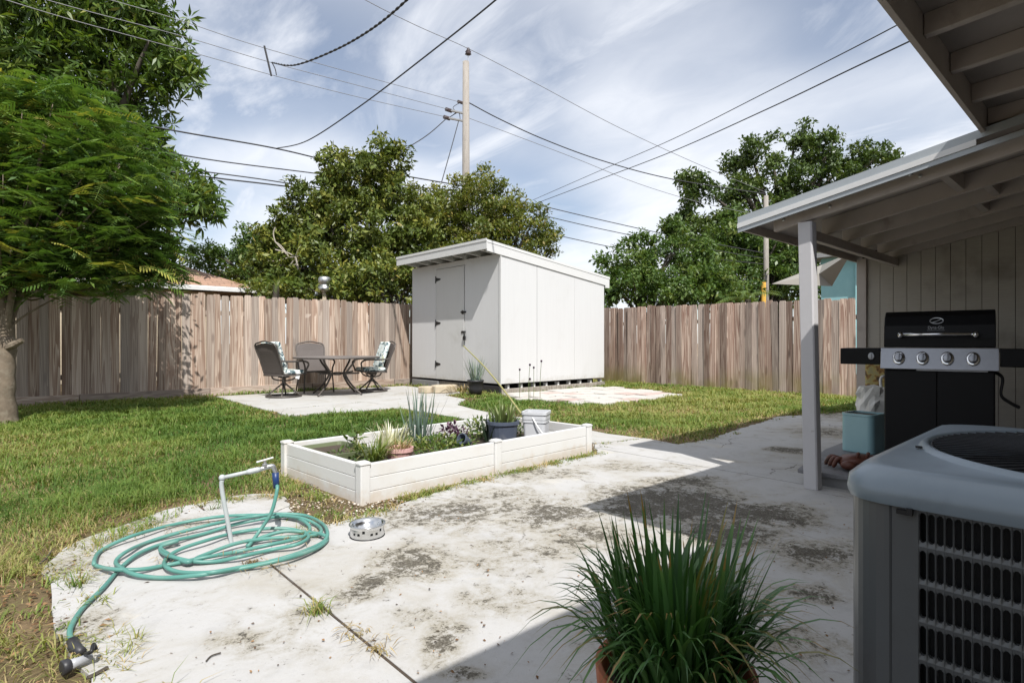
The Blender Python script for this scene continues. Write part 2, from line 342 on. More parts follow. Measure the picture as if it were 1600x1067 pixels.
M['wire'] = simple('black_cable', (.035, .035, .038), .6)
M['wiregrey'] = simple('grey_cable', (.22, .22, .23), .5, .3)
M['insul'] = simple('insulator_glaze', (.08, .06, .06), .25)
M['white'] = simple('white_paint', (.6, .6, .59), .5)
M['yellow'] = simple('yellow_guard', (.62, .36, .06), .5, var=.15)
def mottle():
    t = NT('mottled_ochre'); n = t.noise(t.co('Object'), 16, 3, .5, .6)
    return t.fin(t.ramp(n, [(.36, (.05, .035, .015)), (.44, (.22, .11, .03)), (.52, (.36, .29, .10)), (.62, (.28, .25, .12))]), .7)
M['mottle'] = mottle()
def stucco():
    t = NT('aqua_stucco'); n = t.noise(t.pos(), 5, 6, .7); c = t.mix(n, (.23, .46, .49), (.36, .60, .62)); t.bump(t.noise(t.pos(), 40, 3), .4, .01); return t.fin(c, .85, 0, .2)
M['stucco'] = stucco()
M['sail'] = simple('beige_shade_fabric', (.24, .225, .20), .85, var=.05)
def shingles():
    t = NT('brown_shingles'); b = t.n('ShaderNodeTexBrick'); v = t.co('Object', (1, 1, 1)); t.l(v, b.inputs['Vector']); b.inputs['Scale'].default_value = 1.0
    b.inputs['Color1'].default_value = (.36, .215, .15, 1); b.inputs['Color2'].default_value = (.27, .16, .115, 1); b.inputs['Mortar'].default_value = (.15, .09, .065, 1)
    b.inputs['Brick Width'].default_value = .3; b.inputs['Row Height'].default_value = .14; b.inputs['Mortar Size'].default_value = .012
    return t.fin(t.mix(t.math('MULTIPLY', t.noise(v, 3, 5), .5), b.outputs[0], (.42, .29, .21)), .9)
M['shingle'] = shingles()
M['roofing'] = simple('grey_roofing', (.3, .3, .3), .9, var=.15)
M['bark'] = simple('grey_brown_bark', (.15, .118, .085), .92, var=.5, scale=14, dirt=(.215, .185, .14), dlo=.45, dhi=.75, dscale=12, bump=1.0, bscale=35)
M['bark_d'] = simple('dark_bark', (.075, .063, .05), .9, var=.35, scale=9, bump=.6, bscale=20)
M['bark_p'] = simple('pale_branch', (.36, .32, .27), .85, var=.2, scale=9)
# foliage
M['mango'] = leafmat('broad_leaf_green', [(0, (.028, .060, .012)), (.5, (.085, .145, .026)), (.85, (.17, .215, .04)), (1, (.24, .24, .05))], .45, .25, .4)
M['fern'] = leafmat('ferny_leaf_green', [(0, (.034, .082, .020)), (.45, (.095, .170, .038)), (.75, (.19, .25, .055)), (1, (.38, .33, .08))], .5, .28, .3)
M['magnolia'] = leafmat('glossy_leaf_green', [(0, (.032, .058, .012)), (.45, (.105, .140, .024)), (.8, (.23, .225, .04)), (1, (.30, .24, .07))], .46, .15, .4)
M['myrtle'] = leafmat('olive_yellow_leaf', [(0, (.045, .075, .014)), (.5, (.13, .155, .026)), (.86, (.23, .22, .042)), (.955, (.27, .21, .06)), (1, (.42, .24, .18))], .45, .25)
M['shrub'] = leafmat('mid_leaf_green', [(0, (.035, .072, .018)), (.5, (.085, .145, .03)), (1, (.19, .22, .055))], .45, .25)
M['oak'] = leafmat('oak_leaf_green', [(0, (.028, .052, .016)), (.5, (.072, .115, .028)), (1, (.16, .19, .05))], .42, .22)
M['grass'] = leafmat('lawn_blades', [(0, (.05, .115, .02)), (.4, (.125, .195, .036)), (.68, (.25, .27, .075)), (.84, (.37, .30, .14)), (1, (.42, .31, .18))], .55, .3, .25)
M['strap'] = leafmat('strap_leaf_green', [(0, (.025, .075, .02)), (.5, (.06, .15, .04)), (.88, (.11, .21, .06)), (.95, (.22, .16, .05)), (1, (.38, .22, .07))], .34, .2, .5)
M['agave'] = leafmat('blue_green_leaf', [(0, (.06, .10, .08)), (.6, (.13, .18, .15)), (.9, (.2, .24, .16)), (1, (.36, .32, .18))], .5, .1, .3)
M['aloe'] = leafmat('pale_tip_leaf', [(0, (.04, .075, .02)), (.5, (.10, .14, .04)), (.8, (.35, .36, .18)), (1, (.75, .72, .6))], .5, .15, .3)
M['darkleaf'] = leafmat('dark_spiky_leaf', [(0, (.012, .022, .012)), (1, (.03, .045, .025))], .4, .1)
M['purple'] = leafmat('purple_leaf', [(0, (.035, .012, .03)), (.6, (.09, .035, .075)), (1, (.2, .12, .16))], .5, .2)
M['weed'] = leafmat('weed_leaf', [(0, (.04, .085, .02)), (.5, (.10, .16, .035)), (.8, (.22, .24, .07)), (1, (.42, .36, .2))], .55, .3)
M['dry'] = leafmat('dry_blades', [(0, (.14, .10, .055)), (.5, (.30, .22, .11)), (1, (.52, .43, .27))], .7, .25, .2)
M['litter'] = leafmat('leaf_litter', [(0, (.05, .03, .018)), (.5, (.16, .085, .04)), (1, (.34, .21, .11))], .7, .1, .2)
M['stem'] = simple('yellow_green_stem', (.27, .25, .10), .6, var=.25, scale=9)
M['weedstem'] = simple('weed_stem', (.12, .15, .06), .7)
def pebblemat():
    t = NT('shell_gravel'); a = t.n('ShaderNodeAttribute'); a.attribute_name = 'tint'
    return t.fin(t.ramp(a.outputs['Fac'], [(0, (.11, .08, .05)), (.4, (.26, .20, .14)), (.75, (.46, .39, .31)), (1, (.66, .62, .55))]), .8, 0, .2)
M['pebble'] = pebblemat()
def groundmat():
    t = NT('soil_and_thatch'); p = t.pos(); c = t.mix(t.noise(p, 9, 8, .7), (.075, .05, .03), (.27, .19, .115))
    c = t.mix(t.rng(t.noise(p, .8, 4), .35, .6), c, (.11, .085, .045)); t.bump(t.noise(p, 45, 4), .8, .02); return t.fin(c, .95, 0, .1)
M['ground'] = groundmat()
STAINS = [(800, 860, 90, 34, .62), (770, 930, 80, 26, .5), (660, 960, 60, 20, .5), (480, 960, 80, 20, .45), (840, 740, 80, 12, .6), (1000, 730, 90, 10, .5), (1100, 900, 90, 30, .5), (1220, 1000, 90, 30, .5), (900, 1000, 60, 24, .45), (640, 880, 85, 36, 1.0), (590, 905, 50, 22, .9), (700, 800, 120, 30, .85), (850, 800, 120, 26, .95), (930, 832, 95, 26, .9), (1050, 785, 130, 36, 1.5), (1180, 802, 110, 22, 1.3),
          (1060, 752, 75, 11, 1.0), (1130, 830, 95, 26, 1.3), (1275, 862, 75, 26, 1.1), (690, 1000, 36, 46, .85), (725, 1052, 40, 12, .9), (1230, 703, 36, 6, 1.3), (1300, 645, 70, 12, .8), (1265, 930, 60, 16, .7),
          (560, 925, 50, 16, .7), (120, 980, 60, 34, .9), (90, 890, 40, 20, .8), (230, 815, 90, 10, .7), (420, 776, 60, 6, .6), (780, 770, 90, 16, .6), (620, 815, 60, 18, .6), (1290, 675, 60, 9, .8), (360, 1000, 150, 30, .45), (1180, 940, 70, 26, .55)]
def concretemat(name, base, stains, warm=0.):
    t = NT(name); p = t.pos(); c = t.mix(t.noise(p, 1.4, 6, .6), tuple(x*.88 for x in base), base)
    c = t.mix(t.rng(t.noise(p, 6, 8, .7), .5, .75, 0, .5), c, tuple(x*.66 for x in base))
    sp = t.noise(p, 60, 3, .6); c = t.mix(t.rng(sp, .62, .72, 0, .5), c, (.32, .3, .27))
    c = t.mix(t.rng(t.noise(p, 2.3, 7, .7, .6), .58, .70, 0, .35), c, (.52, .47, .36))
    c = t.mix(t.rng(t.noise(p, 1.3, 9, .74, .9), .44, .70, 0, .7), c, (.33, .305, .255))
    mpv = t.n('ShaderNodeVectorMath', operation='ADD'); t.l(p, mpv.inputs[0]); nz_ = t.n('ShaderNodeTexNoise'); nz_.inputs['Scale'].default_value = 5; nz_.inputs['Detail'].default_value = 5; t.l(p, nz_.inputs['Vector'])
    sc_ = t.n('ShaderNodeVectorMath', operation='SCALE'); sc_.inputs['Scale'].default_value = .22; t.l(nz_.outputs['Color'], sc_.inputs[0]); t.l(sc_.outputs[0], mpv.inputs[1])
    vo = t.n('ShaderNodeTexVoronoi'); vo.feature = 'DISTANCE_TO_EDGE'; vo.inputs['Scale'].default_value = .75; t.l(mpv.outputs[0], vo.inputs['Vector'])
    cr_ = t.math('MULTIPLY', t.rng(vo.outputs['Distance'], .0015, .005, 1, 0), t.rng(t.noise(p, .9, 3), .45, .6)); c = t.mix(t.math('MULTIPLY', cr_, .8), c, (.09, .08, .07))
    if stains:
        d1 = t.n('ShaderNodeVectorMath', operation='DOT_PRODUCT'); t.l(p, d1.inputs[0]); d1.inputs[1].default_value = Rv
        d2 = t.n('ShaderNodeVectorMath', operation='DOT_PRODUCT'); t.l(p, d2.inputs[0]); d2.inputs[1].default_value = Fv
        cb = t.n('ShaderNodeCombineXYZ'); t.l(d1.outputs['Value'], cb.inputs[0]); t.l(d2.outputs['Value'], cb.inputs[1]); acc = None
        for (px, py, rx, ry, k) in STAINS:
            g = G(px, py); D = g@Fv; la = g@Rv
            s1 = t.n('ShaderNodeVectorMath', operation='SUBTRACT'); t.l(cb.outputs[0], s1.inputs[0]); s1.inputs[1].default_value = (la, D, 0)
            s2 = t.n('ShaderNodeVectorMath', operation='MULTIPLY'); t.l(s1.outputs[0], s2.inputs[0]); s2.inputs[1].default_value = (FL/(rx*D)/1.25, FL/(ry*D*D)/1.25, 0)
            ln = t.n('ShaderNodeVectorMath', operation='LENGTH'); t.l(s2.outputs[0], ln.inputs[0])
            v = t.math('MULTIPLY', t.rng(ln.outputs['Value'], 0, 1.25, 1, 0, True), k); acc = v if acc is None else t.math('MAXIMUM', acc, v)
        n1 = t.noise(p, 3.5, 10, .72, .5); n2 = t.noise(p, 22, 8, .75, .6)
        n3 = t.noise(p, 85, 5, .75); n4 = t.noise(p, 9, 10, .8, 1.2)
        soft = t.math('ADD', acc, t.math('MULTIPLY', t.math('SUBTRACT', n1, .5), 2.4))
        grit = t.math('ADD', t.math('ADD', t.math('MULTIPLY', n2, .45), t.math('MULTIPLY', n3, .25)), t.math('MULTIPLY', n4, .55))
        c = t.mix(t.math('MULTIPLY', t.rng(soft, .0, .6), t.rng(grit, .52, .66, .12, .8)), c, (.26, .235, .18))
        thr = t.math('ADD', grit, t.math('MULTIPLY', t.rng(soft, .1, 1.3, 0, 1, False), .20))
        c = t.mix(t.math('MULTIPLY', t.rng(thr, .70, .785), t.rng(n3, .3, .62, .55, .97)), c, t.mix(t.rng(n4, .35, .65), (.10, .088, .066), (.042, .036, .028)))
    t.bump(t.noise(p, 35, 8, .8), .5, .006); return t.fin(c, .85, 0, .2)
M['conc'] = concretemat('whitewashed_concrete', (.445, .438, .428), True)
M['conc2'] = concretemat('pale_concrete', (.445, .437, .42), False)
M['paver'] = simple('pale_paver', (.46, .435, .40), .9, var=.14, scale=8, dirt=(.36, .31, .26), dlo=.55, dhi=.8, dscale=4, bump=.4)
M['paver_red'] = simple('pinkish_paver', (.42, .33, .295), .9, var=.14, scale=8, dirt=(.36, .3, .26), dlo=.55, dhi=.8, dscale=4, bump=.4)
#@@SETTING
# ------------------------------------------------------------------ ground and concrete
def g2(L): return [tuple(G(x, y)[:2]) for x, y in L]
def clip(poly, axis, val, keep_less):
    out = []; n = len(poly)
    for i in range(n):
        a, b = poly[i], poly[(i+1) % n]; ia = (a[axis] <= val) == keep_less; ib = (b[axis] <= val) == keep_less
        if ia: out.append(a)
        if ia != ib:
            t = (val-a[axis])/(b[axis]-a[axis]); out.append((a[0]+t*(b[0]-a[0]), a[1]+t*(b[1]-a[1])))
    return out
def rough_edge(poly, amp=.03, step=.12, seed=3):
    out = []; r = np.random.RandomState(seed); n = len(poly)
    for i in range(n):
        a = np.array(poly[i]); b = np.array(poly[(i+1) % n]); L = np.hypot(*(b-a)); m = max(1, min(60, int(L/step)))
        for k in range(m):
            q = a+(b-a)*k/m; out.append(tuple(q+(r.randn(2)*amp if k else 0)))
    return out
gm = MB(); gm.add([(-250, -250, -.016), (450, -250, -.016), (450, 450, -.016), (-250, 450, -.016)], [(0, 1, 2, 3)])
props(link('ground', gm.mesh('ground'), M['ground']), kind='structure')
edge_left = [(150, 1060), (112, 1020), (97, 985), (78, 930), (74, 885), (104, 855), (185, 822), (255, 797), (330, 781), (400, 772), (440, 776), (456, 800), (512, 816), (560, 806), (600, 796), (660, 776), (760, 746), (870, 722), (935, 706)]
pl = [tuple(p) for p in cat_rom(g2(edge_left), 4)]
patio_core = [(pl[0][0]-.05, pl[0][1]-.2), ] + pl[1:] + [(4.35, 3.62), (5.02, 3.50)] + g2([(1060, 694), (1110, 686), (1160, 668), (1210, 654)]) + [(7.8, 3.32), (8.9, 2.9), (9.2, -1.2), (-.3, -1.2), (-.2, .7)]
patio = thing('concrete_patio', None, None, kind='structure')
core = rough_edge(patio_core, .016, .05); core = [(x+.05*(vnoise(np.array([x]), np.array([y]), .17, 31)[0]-.5)*(x < 4.3 and y > .75), y+.05*(vnoise(np.array([x]), np.array([y]), .19, 32)[0]-.5)*(x < 4.3 and y > .75)) for x, y in core]
JX = [.91, 4.22]
for lo, hi in ((None, JX[0]), (JX[0], JX[1]), (JX[1], None)):
    q = core
    if lo is not None: q = clip(q, 0, lo+.006, False)
    if hi is not None: q = clip(q, 0, hi-.006, True)
    part('slab', MB().prism(q, -.12, 0.0), M['conc'], patio)
part('joint_filler', MB().box((.91, 3.2, -.031), (.0116, 1.1, .06)), M['conc'], patio)
pad = thing('back_pad', None, None, kind='structure')
pad_core = [(2.98, 11.55), (2.95, 8.66), (6.95, 9.0), (6.95, 11.45), (5, 11.5)]
pad_front = g2([(425, 641.5), (448, 650)])[:0]+[(2.97, 8.62), (2.93, 7.9), (3.5, 7.75), (4.1, 7.72), (4.55, 7.6), (4.55, 6.3), (4.4, 4.9), (4.42, 3.64), (5.0, 3.54), (4.98, 4.8), (5.25, 6.5), (5.45, 7.35), (6.1, 8.0), (6.3, 8.94)]
part('slab', MB().prism(rough_edge(pad_core, .012, .2), -.12, 0), M['conc2'], pad)
part('slab', MB().prism(rough_edge(pad_front, .012, .2), -.12, 0), M['conc2'], pad)
pav_area = [(6.85, 7.55), (7.2, 5.95), (8.3, 5.8), (9.75, 6.0), (10.1, 7.6), (9.9, 8.1), (7.2, 8.15)]
pv = thing('paver_area', None, None, kind='structure'); rr = np.random.RandomState(5)
for i in range(9):
    for j in range(7):
        cx = 6.95+i*.40+(.18 if j % 2 else 0); cy = 5.95+j*.35
        if not inpoly(np.array([cx]), np.array([cy]), pav_area)[0]: continue
        p4 = [(cx+sx*.185+rr.randn()*.012, cy+sy*.16+rr.randn()*.012) for sx, sy in ((-1, -1), (1, -1), (1, 1), (-1, 1))]
        part('paver', MB().prism(p4, -.05, .012+rr.rand()*.02), M['paver_red' if rr.rand() < .2 else 'paver'], pv, bev=.008)
# ------------------------------------------------------------------ own house, porch
house = thing('house', 'taupe house with open-raftered porch roof on a post and vertical grooved siding', 'house', (6.4, 1.9, 0))
SL = .187; YE = 1.95; XR = 4.01
def ztop(y): return 1.90+SL*(YE-y)
XW = 6.40
for i in range(26):
    y1 = 1.84-i*.111; y0 = y1-.107; x0, x1 = XW, XW+.018
    V = [(x, y, z) for x in (x0, x1) for (y, z) in ((y0, .1), (y1, .1), (y1, ztop(y1)-.045), (y0, min(2.4, ztop(y0)-.045)))]
    part('siding_board', MB().add(V, [(0, 1, 2, 3), (7, 6, 5, 4), (0, 4, 5, 1), (1, 5, 6, 2), (2, 6, 7, 3), (3, 7, 4, 0)]), M['siding'], house, W=True)
part('wall', MB().box((XW+.09, .35, 1.0), (.14, 3.08, 2.0)), M['dark'], house, W=True)
part('corner_trim', MB().box((XW-.005, 1.885, .93), (.05, .085, 1.80)), M['taupe'], house, W=True, bev=.004)
part('end_wall', MB().box((8.4, 1.88, .92), (3.9, .08, 1.78)), M['siding'], house, W=True)
part('back_wall', MB().box((1.5, -.98, 1.15), (9.7, .12, 2.3)), M['siding'], house, W=True)
# porch roof deck, rafters
def slopebar(x, y0, y1, w, h, ztopoff):
    V = [(xx, y, ztop(y)-ztopoff-dz) for xx in (x-w/2, x+w/2) for (y, dz) in ((y0, h), (y1, h), (y1, 0), (y0, 0))]
    return MB().add(V, [(0, 1, 2, 3), (7, 6, 5, 4), (0, 4, 5, 1), (1, 5, 6, 2), (2, 6, 7, 3), (3, 7, 4, 0)])
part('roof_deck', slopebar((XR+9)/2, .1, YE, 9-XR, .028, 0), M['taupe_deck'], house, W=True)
part('rake_beam', slopebar(4.125, .1, 1.77, .045, .115, .03), M['taupe'], house, W=True, bev=.004)
for k, x in enumerate((4.66, 5.1, 5.55, 6.0, 6.36)):
    part('rafter', slopebar(x, .1, 1.64, .042, .12, .03), M['taupe'], house, W=True, bev=.003)
for xa, xb, y in ((4.15, 4.64, .78), (4.68, 5.08, .66), (5.12, 5.53, .78)):
    part('blocking', slopebar((xa+xb)/2, y, y+.04, xb-xa, .10, .032), M['taupe'], house, W=True)
part('header', MB().box((5.27, 1.595, 1.765), (2.24, .045, .07)), M['taupe'], house, W=True, bev=.003)
part('fascia', MB().box(((XR+9)/2, YE+.011, 1.855), (9-XR, .018, .085)), M['taupe'], house, W=True)
part('eave_drip', MB().box(((XR+9)/2, YE+.026, 1.893), (9-XR, .01, .03)), M['drip'], house, W=True)
d = MB()
for (off, h, px) in ((-.014, .036, .006), (.024, .032, .012), (.058, .034, .007)):
    d.add(slopebar(XR-px/2-.001, .12, YE+.03, px, h, off).V, slopebar(0, 0, 1, 1, 1, 0).F)
part('rake_drip', slopebar(XR-.005, .12, YE+.035, .008, .048, -.018), M['drip_grey'], house, W=True)
part('rake_flashing', slopebar(XR-.009, .62, YE+.036, .014, .034, .030), M['drip'], house, W=True)
part('rake_drip', slopebar(XR-.005, .12, YE+.034, .009, .030, .065), M['drip_grey'], house, W=True)
for y, dz in ((1.70, .085), (1.55, .06), (1.40, .1), (.95, .07), (.9, .1)): part('bolt', MB().lathe([(.011, 0), (.011, .005), (.004, .008)], 8), M['galv'], house, W=False, loc=Vector((4.102, y, ztop(y)-dz))-Vector((6.4, 1.9, 0)), rot=(0, math.radians(-90), 0))
pm = MB().prism([(4.10, 1.485), (4.108, 1.475), (4.18, 1.475), (4.19, 1.485), (4.19, 1.565), (4.10, 1.565)], 0, 1.82)
pm.V = [(x-.030*z/1.82, y+.027*z/1.82, z) for x, y, z in pm.V]
part('post', pm, M['post'], house, W=True, bev=.003)
# main roof extension over the viewer's right
YM = .60; SM = .06
def zm(y): return 2.31+SM*(YM-y)
def mbar(x, y0, y1, w, h, off):
    V = [(xx, y, zm(y)-off-dz) for xx in (x-w/2, x+w/2) for (y, dz) in ((y0, h), (y1, h), (y1, 0), (y0, 0))]
    return MB().add(V, [(0, 1, 2, 3), (7, 6, 5, 4), (0, 4, 5, 1), (1, 5, 6, 2), (2, 6, 7, 3), (3, 7, 4, 0)])
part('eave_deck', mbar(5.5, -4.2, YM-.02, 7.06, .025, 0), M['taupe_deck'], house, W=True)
for x in (2.0, 2.26, 2.71, 3.16, 3.62, 4.06, 4.5, 4.95, 5.4, 5.85):
    part('rafter', mbar(x, -.9, YM-.022, .042, .085, .026), M['taupe'], house, W=True, bev=.003)
part('eave_fascia', MB().box((5.3, YM-.008, 2.232), (6.66, .022, .165)), M['taupe'], house, W=True, bev=.002)
part('eave_drip', MB().box((5.3, YM+.007, 2.316), (6.7, .008, .028)), M['drip'], house, W=True)
part('main_roof', MB().box((-.74, -2.35, 2.365), (5.6, 4.06, .1)), M['roofing'], house, W=True)
# step / platform under the porch
stp = thing('porch_step', 'low grey painted porch platform beside the post, rust-brown ornament on it', 'platform', (4.25, 1.66, 0))
part('top_board', MB().prism([(4.24, -.75), (6.39, -.75), (6.39, 1.85), (5.2, 1.81), (4.24, 1.66)], .07, .10), M['platform'], stp, W=True, bev=.006)
part('riser', MB().prism([(4.28, -.72), (6.38, -.72), (6.38, 1.80), (5.2, 1.76), (4.28, 1.62)], .0, .0695), M['skid'], stp, W=True)
# ------------------------------------------------------------------ fences
def board_mesh(w, h, t, ear, seed):
    r = np.random.RandomState(seed); e = ear
    pr = [(-w/2, 0), (w/2, 0), (w/2, h-e), (w/2-e*.8, h), (-w/2+e*.8, h), (-w/2, h-e)]
    V = [(x, y, z) for y in (-t/2, t/2) for x, z in pr]; n = 6
    me = MB().add(V, [tuple(range(n)), tuple(range(2*n-1, n-1, -1))]+[(i+n, (i+1) % n+n, (i+1) % n, i) for i in range(n)]); return me.mesh('fence_board')
def build_fence(fence, start, step, count, along, hfun, mat, seed, w):
    r = np.random.RandomState(seed); ms = [board_mesh(w*(.93+.035*k), 1.0, .017, .022, k) for k in range(4)]
    for k in range(count):
        s = start+k*step+r.randn()*.003; h = hfun(s)+r.randn()*.012
        o = link('fence_board', ms[r.randint(4)], mat, fence); off = r.randn()*.004
        o.location = (s, off, 0) if along == 'x' else (off, s, 0)
        o.rotation_euler = (r.randn()*.006, r.randn()*.005, (0 if along == 'x' else math.pi/2)+r.randn()*.02); o.scale = (1, 1, h/1.0)
fl = thing('wooden_fence', 'long sunlit weathered board fence with kickboard behind the patio table', 'fence', (0, 12.0, -.03))
build_fence(fl, -6.0, .1365, 129, 'x', lambda s: 1.955, M['fence_l'], 3, .14)
for k in range(-2, 7): part('kickboard', MB().box((0, 0, 0), (.15, .03, 1.985)), M['fence_l'], fl, bev=.004, loc=(-2.0+k*2.0, -.026, .085), rot=(0, math.pi/2, 0))
for z in (.45, 1.6): part('rail', MB().box((4.2, .04, z), (14.4, .04, .085)), M['fence_l'], fl)
for k in range(7): part('fence_post', MB().box((-2.4+k*2.35, .10, .95), (.09, .09, 1.9)), M['fence_l'], fl)
fr = thing('wooden_fence', 'shorter reddish aged board fence right of the white shed, mossy at its foot', 'fence', (11.72, 0, -.03))
build_fence(fr, -1.5, .1385, 97, 'y', lambda s: 1.86+.012*(s-4.5), M['fence_r'], 4, .142)
for z in (.4, 1.5): part('rail', MB().box((.045, 5.2, z), (.04, 13.4, .085)), M['fence_r'], fr)
for k in range(6): part('fence_post', MB().box((.11, -.9+k*2.4, .9), (.09, .09, 1.8)), M['fence_r'], fr)
# ------------------------------------------------------------------ shed
shed = thing('shed', 'white plywood garden shed with single sloped roof and padlocked front door', 'shed', (7.27, 8.4, 0))
X0, X1, Y0, Y1 = 7.27, 10.44, 8.40, 11.6; ZB = .19
def zr(x): return 2.74-.118*(x-X0)
def panel_y(y, xa, xb, t):                           # side wall panel
    V = [(x, yy, z) for yy in (y, y+t) for x, z in ((xa, ZB), (xb, ZB), (xb, zr(xb)), (xa, zr(xa)))]
    return MB().add(V, [(0, 1, 2, 3), (7, 6, 5, 4), (0, 4, 5, 1), (1, 5, 6, 2), (2, 6, 7, 3), (3, 7, 4, 0)])
xs = [X0+.0, 8.26, 9.42, X1]
for k in range(3): part('side_panel', panel_y(Y0, xs[k]+(0, .005, .002)[k], xs[k+1]-(.005, .002, 0)[k], .02), M['shed'], shed, W=True, bev=.002)
part('side_wall', panel_y(Y1-.02, X0, X1, .02), M['shed'], shed, W=True)
part('rear_wall', MB().box((X1-.01, (Y0+Y1)/2, (ZB+2.36)/2), (.02, Y1-Y0-.05, 2.36-ZB)), M['shed'], shed, W=True)
YD0, YD1 = 9.56, 10.62                                 # door on the front wall
part('front_panel', MB().box((X0+.012, (Y0+.022+YD0)/2, (ZB+2.74)/2), (.022, YD0-Y0-.03, 2.74-ZB)), M['shed'], shed, W=True, bev=.002)
part('front_panel', MB().box((X0+.012, (Y1+YD1)/2, (ZB+2.74)/2), (.022, Y1-YD1-.008, 2.74-ZB)), M['shed'], shed, W=True, bev=.002)
part('front_panel', MB().box((X0+.012, (YD0+YD1)/2, 2.685), (.022, YD1-YD0, .11)), M['shed'], shed, W=True)
door = part('door', MB().box((X0+.006, (YD0+YD1)/2, (ZB+2.62)/2), (.028, YD1-YD0-.034, 2.62-ZB)), M['shed_door'], shed, W=True, bev=.002)
def hinge(z):
    b = MB().box((X0-.012, YD1-.01, z), (.008, .03, .15))
    b.add([(X0-.015, YD1-.02, z-.045), (X0-.015, YD1-.02, z+.045), (X0-.015, YD1-.19, z+.014), (X0-.015, YD1-.19, z-.014),
           (X0-.008, YD1-.02, z-.045), (X0-.008, YD1-.02, z+.045), (X0-.008, YD1-.19, z+.014), (X0-.008, YD1-.19, z-.014)], [(0, 1, 2, 3), (7, 6, 5, 4), (0, 4, 5, 1), (1, 5, 6, 2), (2, 6, 7, 3), (3, 7, 4, 0)])
    b.tube([(X0-.014, YD1-.005, z-.075), (X0-.014, YD1-.005, z+.075)], .010, 6); return b
for z in (2.40, 1.43, .52): part('hinge', hinge(z), M['black'], door, W=True)
lt = MB().box((X0-.014, YD0+.03, 1.64), (.014, .17, .035)).box((X0-.016, YD0+.055, 1.635), (.012, .05, .075)).tube([(X0-.03, YD0+.1, 1.64), (X0-.03, YD0-.03, 1.64)], .009, 6)
part('latch', lt, M['black'], door, W=True)
hp = MB().box((X0-.014, YD0+.03, 1.22), (.012, .14, .045)).box((X0-.02, YD0-.03, 1.22), (.02, .03, .03)); part('hasp', hp, M['black'], door, W=True)
pk = MB().tube(cat_rom([(X0-.035, YD0-.01, 1.13), (X0-.035, YD0-.012, 1.19), (X0-.035, YD0-.03, 1.215), (X0-.035, YD0-.048, 1.19), (X0-.035, YD0-.05, 1.13)], 4), .007, 6)
pk.box((X0-.035, YD0-.03, 1.09), (.03, .065, .085)); part('padlock', pk, M['black'], door, W=True)
part('corner_trim', MB().box((X0-.006, Y0+.011, 1.45), (.014, .05, 2.56)), M['shed_trim'], shed, W=True)
OH = .38; ZF = 2.74
def zroof(x): return 2.955-.118*(x-(X0-OH))
def sroof(xa, xb, ya, yb, t, off):
    V = [(x, y, zroof(x)-off-dz) for y in (ya, yb) for (x, dz) in ((xa, t), (xb, t), (xb, 0), (xa, 0))]
    return MB().add(V, [(0, 1, 2, 3), (7, 6, 5, 4), (0, 4, 5, 1), (1, 5, 6, 2), (2, 6, 7, 3), (3, 7, 4, 0)])
part('roof', sroof(X0-OH, X1+.17, Y0-.012, Y1+.05, .035, 0), M['white'], shed, W=True)
part('drip_edge', sroof(X0-OH-.012, X1+.18, Y0-.03, Y0-.018, .05, -.012), M['drip'], shed, W=True)
part('rake_board', sroof(X0-OH, X1+.17, Y0-.022, Y0-.004, .17, .036), M['shed_trim'], shed, W=True)
part('front_fascia', MB().box((X0-OH-.008, (Y0+Y1)/2, zroof(X0-OH)-.10), (.018, Y1-Y0+.1, .155)), M['shed_trim'], shed, W=True, bev=.003)
part('drip_edge', MB().box((X0-OH-.022, (Y0+Y1)/2, zroof(X0-OH)+.0), (.012, Y1-Y0+.11, .05)), M['drip'], shed, W=True)
for k in range(7): part('rafter_tail', sroof(X0-OH+.004, X0+.3, Y0+.18+k*.46, Y0+.22+k*.46, .13, .036), M['shed_trim'], shed, W=True)
part('soffit_shade', sroof(X0-OH+.004, X0, Y0+.0, Y1, .01, .037), M['dark'], shed, W=True)  # near-black sheet paints the shade under the roof overhang
part('rear_trim', MB().box((X1+.1, Y0-.006, 2.33), (.14, .03, .12)), M['shed_trim'], shed, W=True)
part('underfloor_shade', MB().box(((X0+X1)/2, (Y0+Y1)/2+.12, .10), (X1-X0-.1, Y1-Y0-.35, .11)), M['dark'], shed, W=True)  # near-black block paints the shade in the gap beneath the shed
for k in range(9): part('joist_end', MB().box((X0+.25+k*.36, Y0+.10, .115), (.045, .09, .085)), M['shed_trim'], shed, W=True)
part('skid', MB().box((8.75, Y0+.05, .035), (2.9, .10, .10)), M['greywood'], shed, W=True, bev=.006)
part('skid', MB().box((10.35, Y0+.05, .045), (.28, .09, .10)), M['greywood'], shed, W=True, bev=.006)
part('skid', MB().box((X0+.02, 11.05, .075), (.09, 1.05, .13)), M['skid'], shed, W=True, bev=.006)
part('skid', MB().box((X0+.06, 9.9, .085), (.06, 1.25, .12)), M['greywood'], shed, W=True, bev=.006)
part('skid', MB().box((X0+.03, 8.85, .065), (.08, .85, .15)), M['blackpot'], shed, W=True, bev=.006)
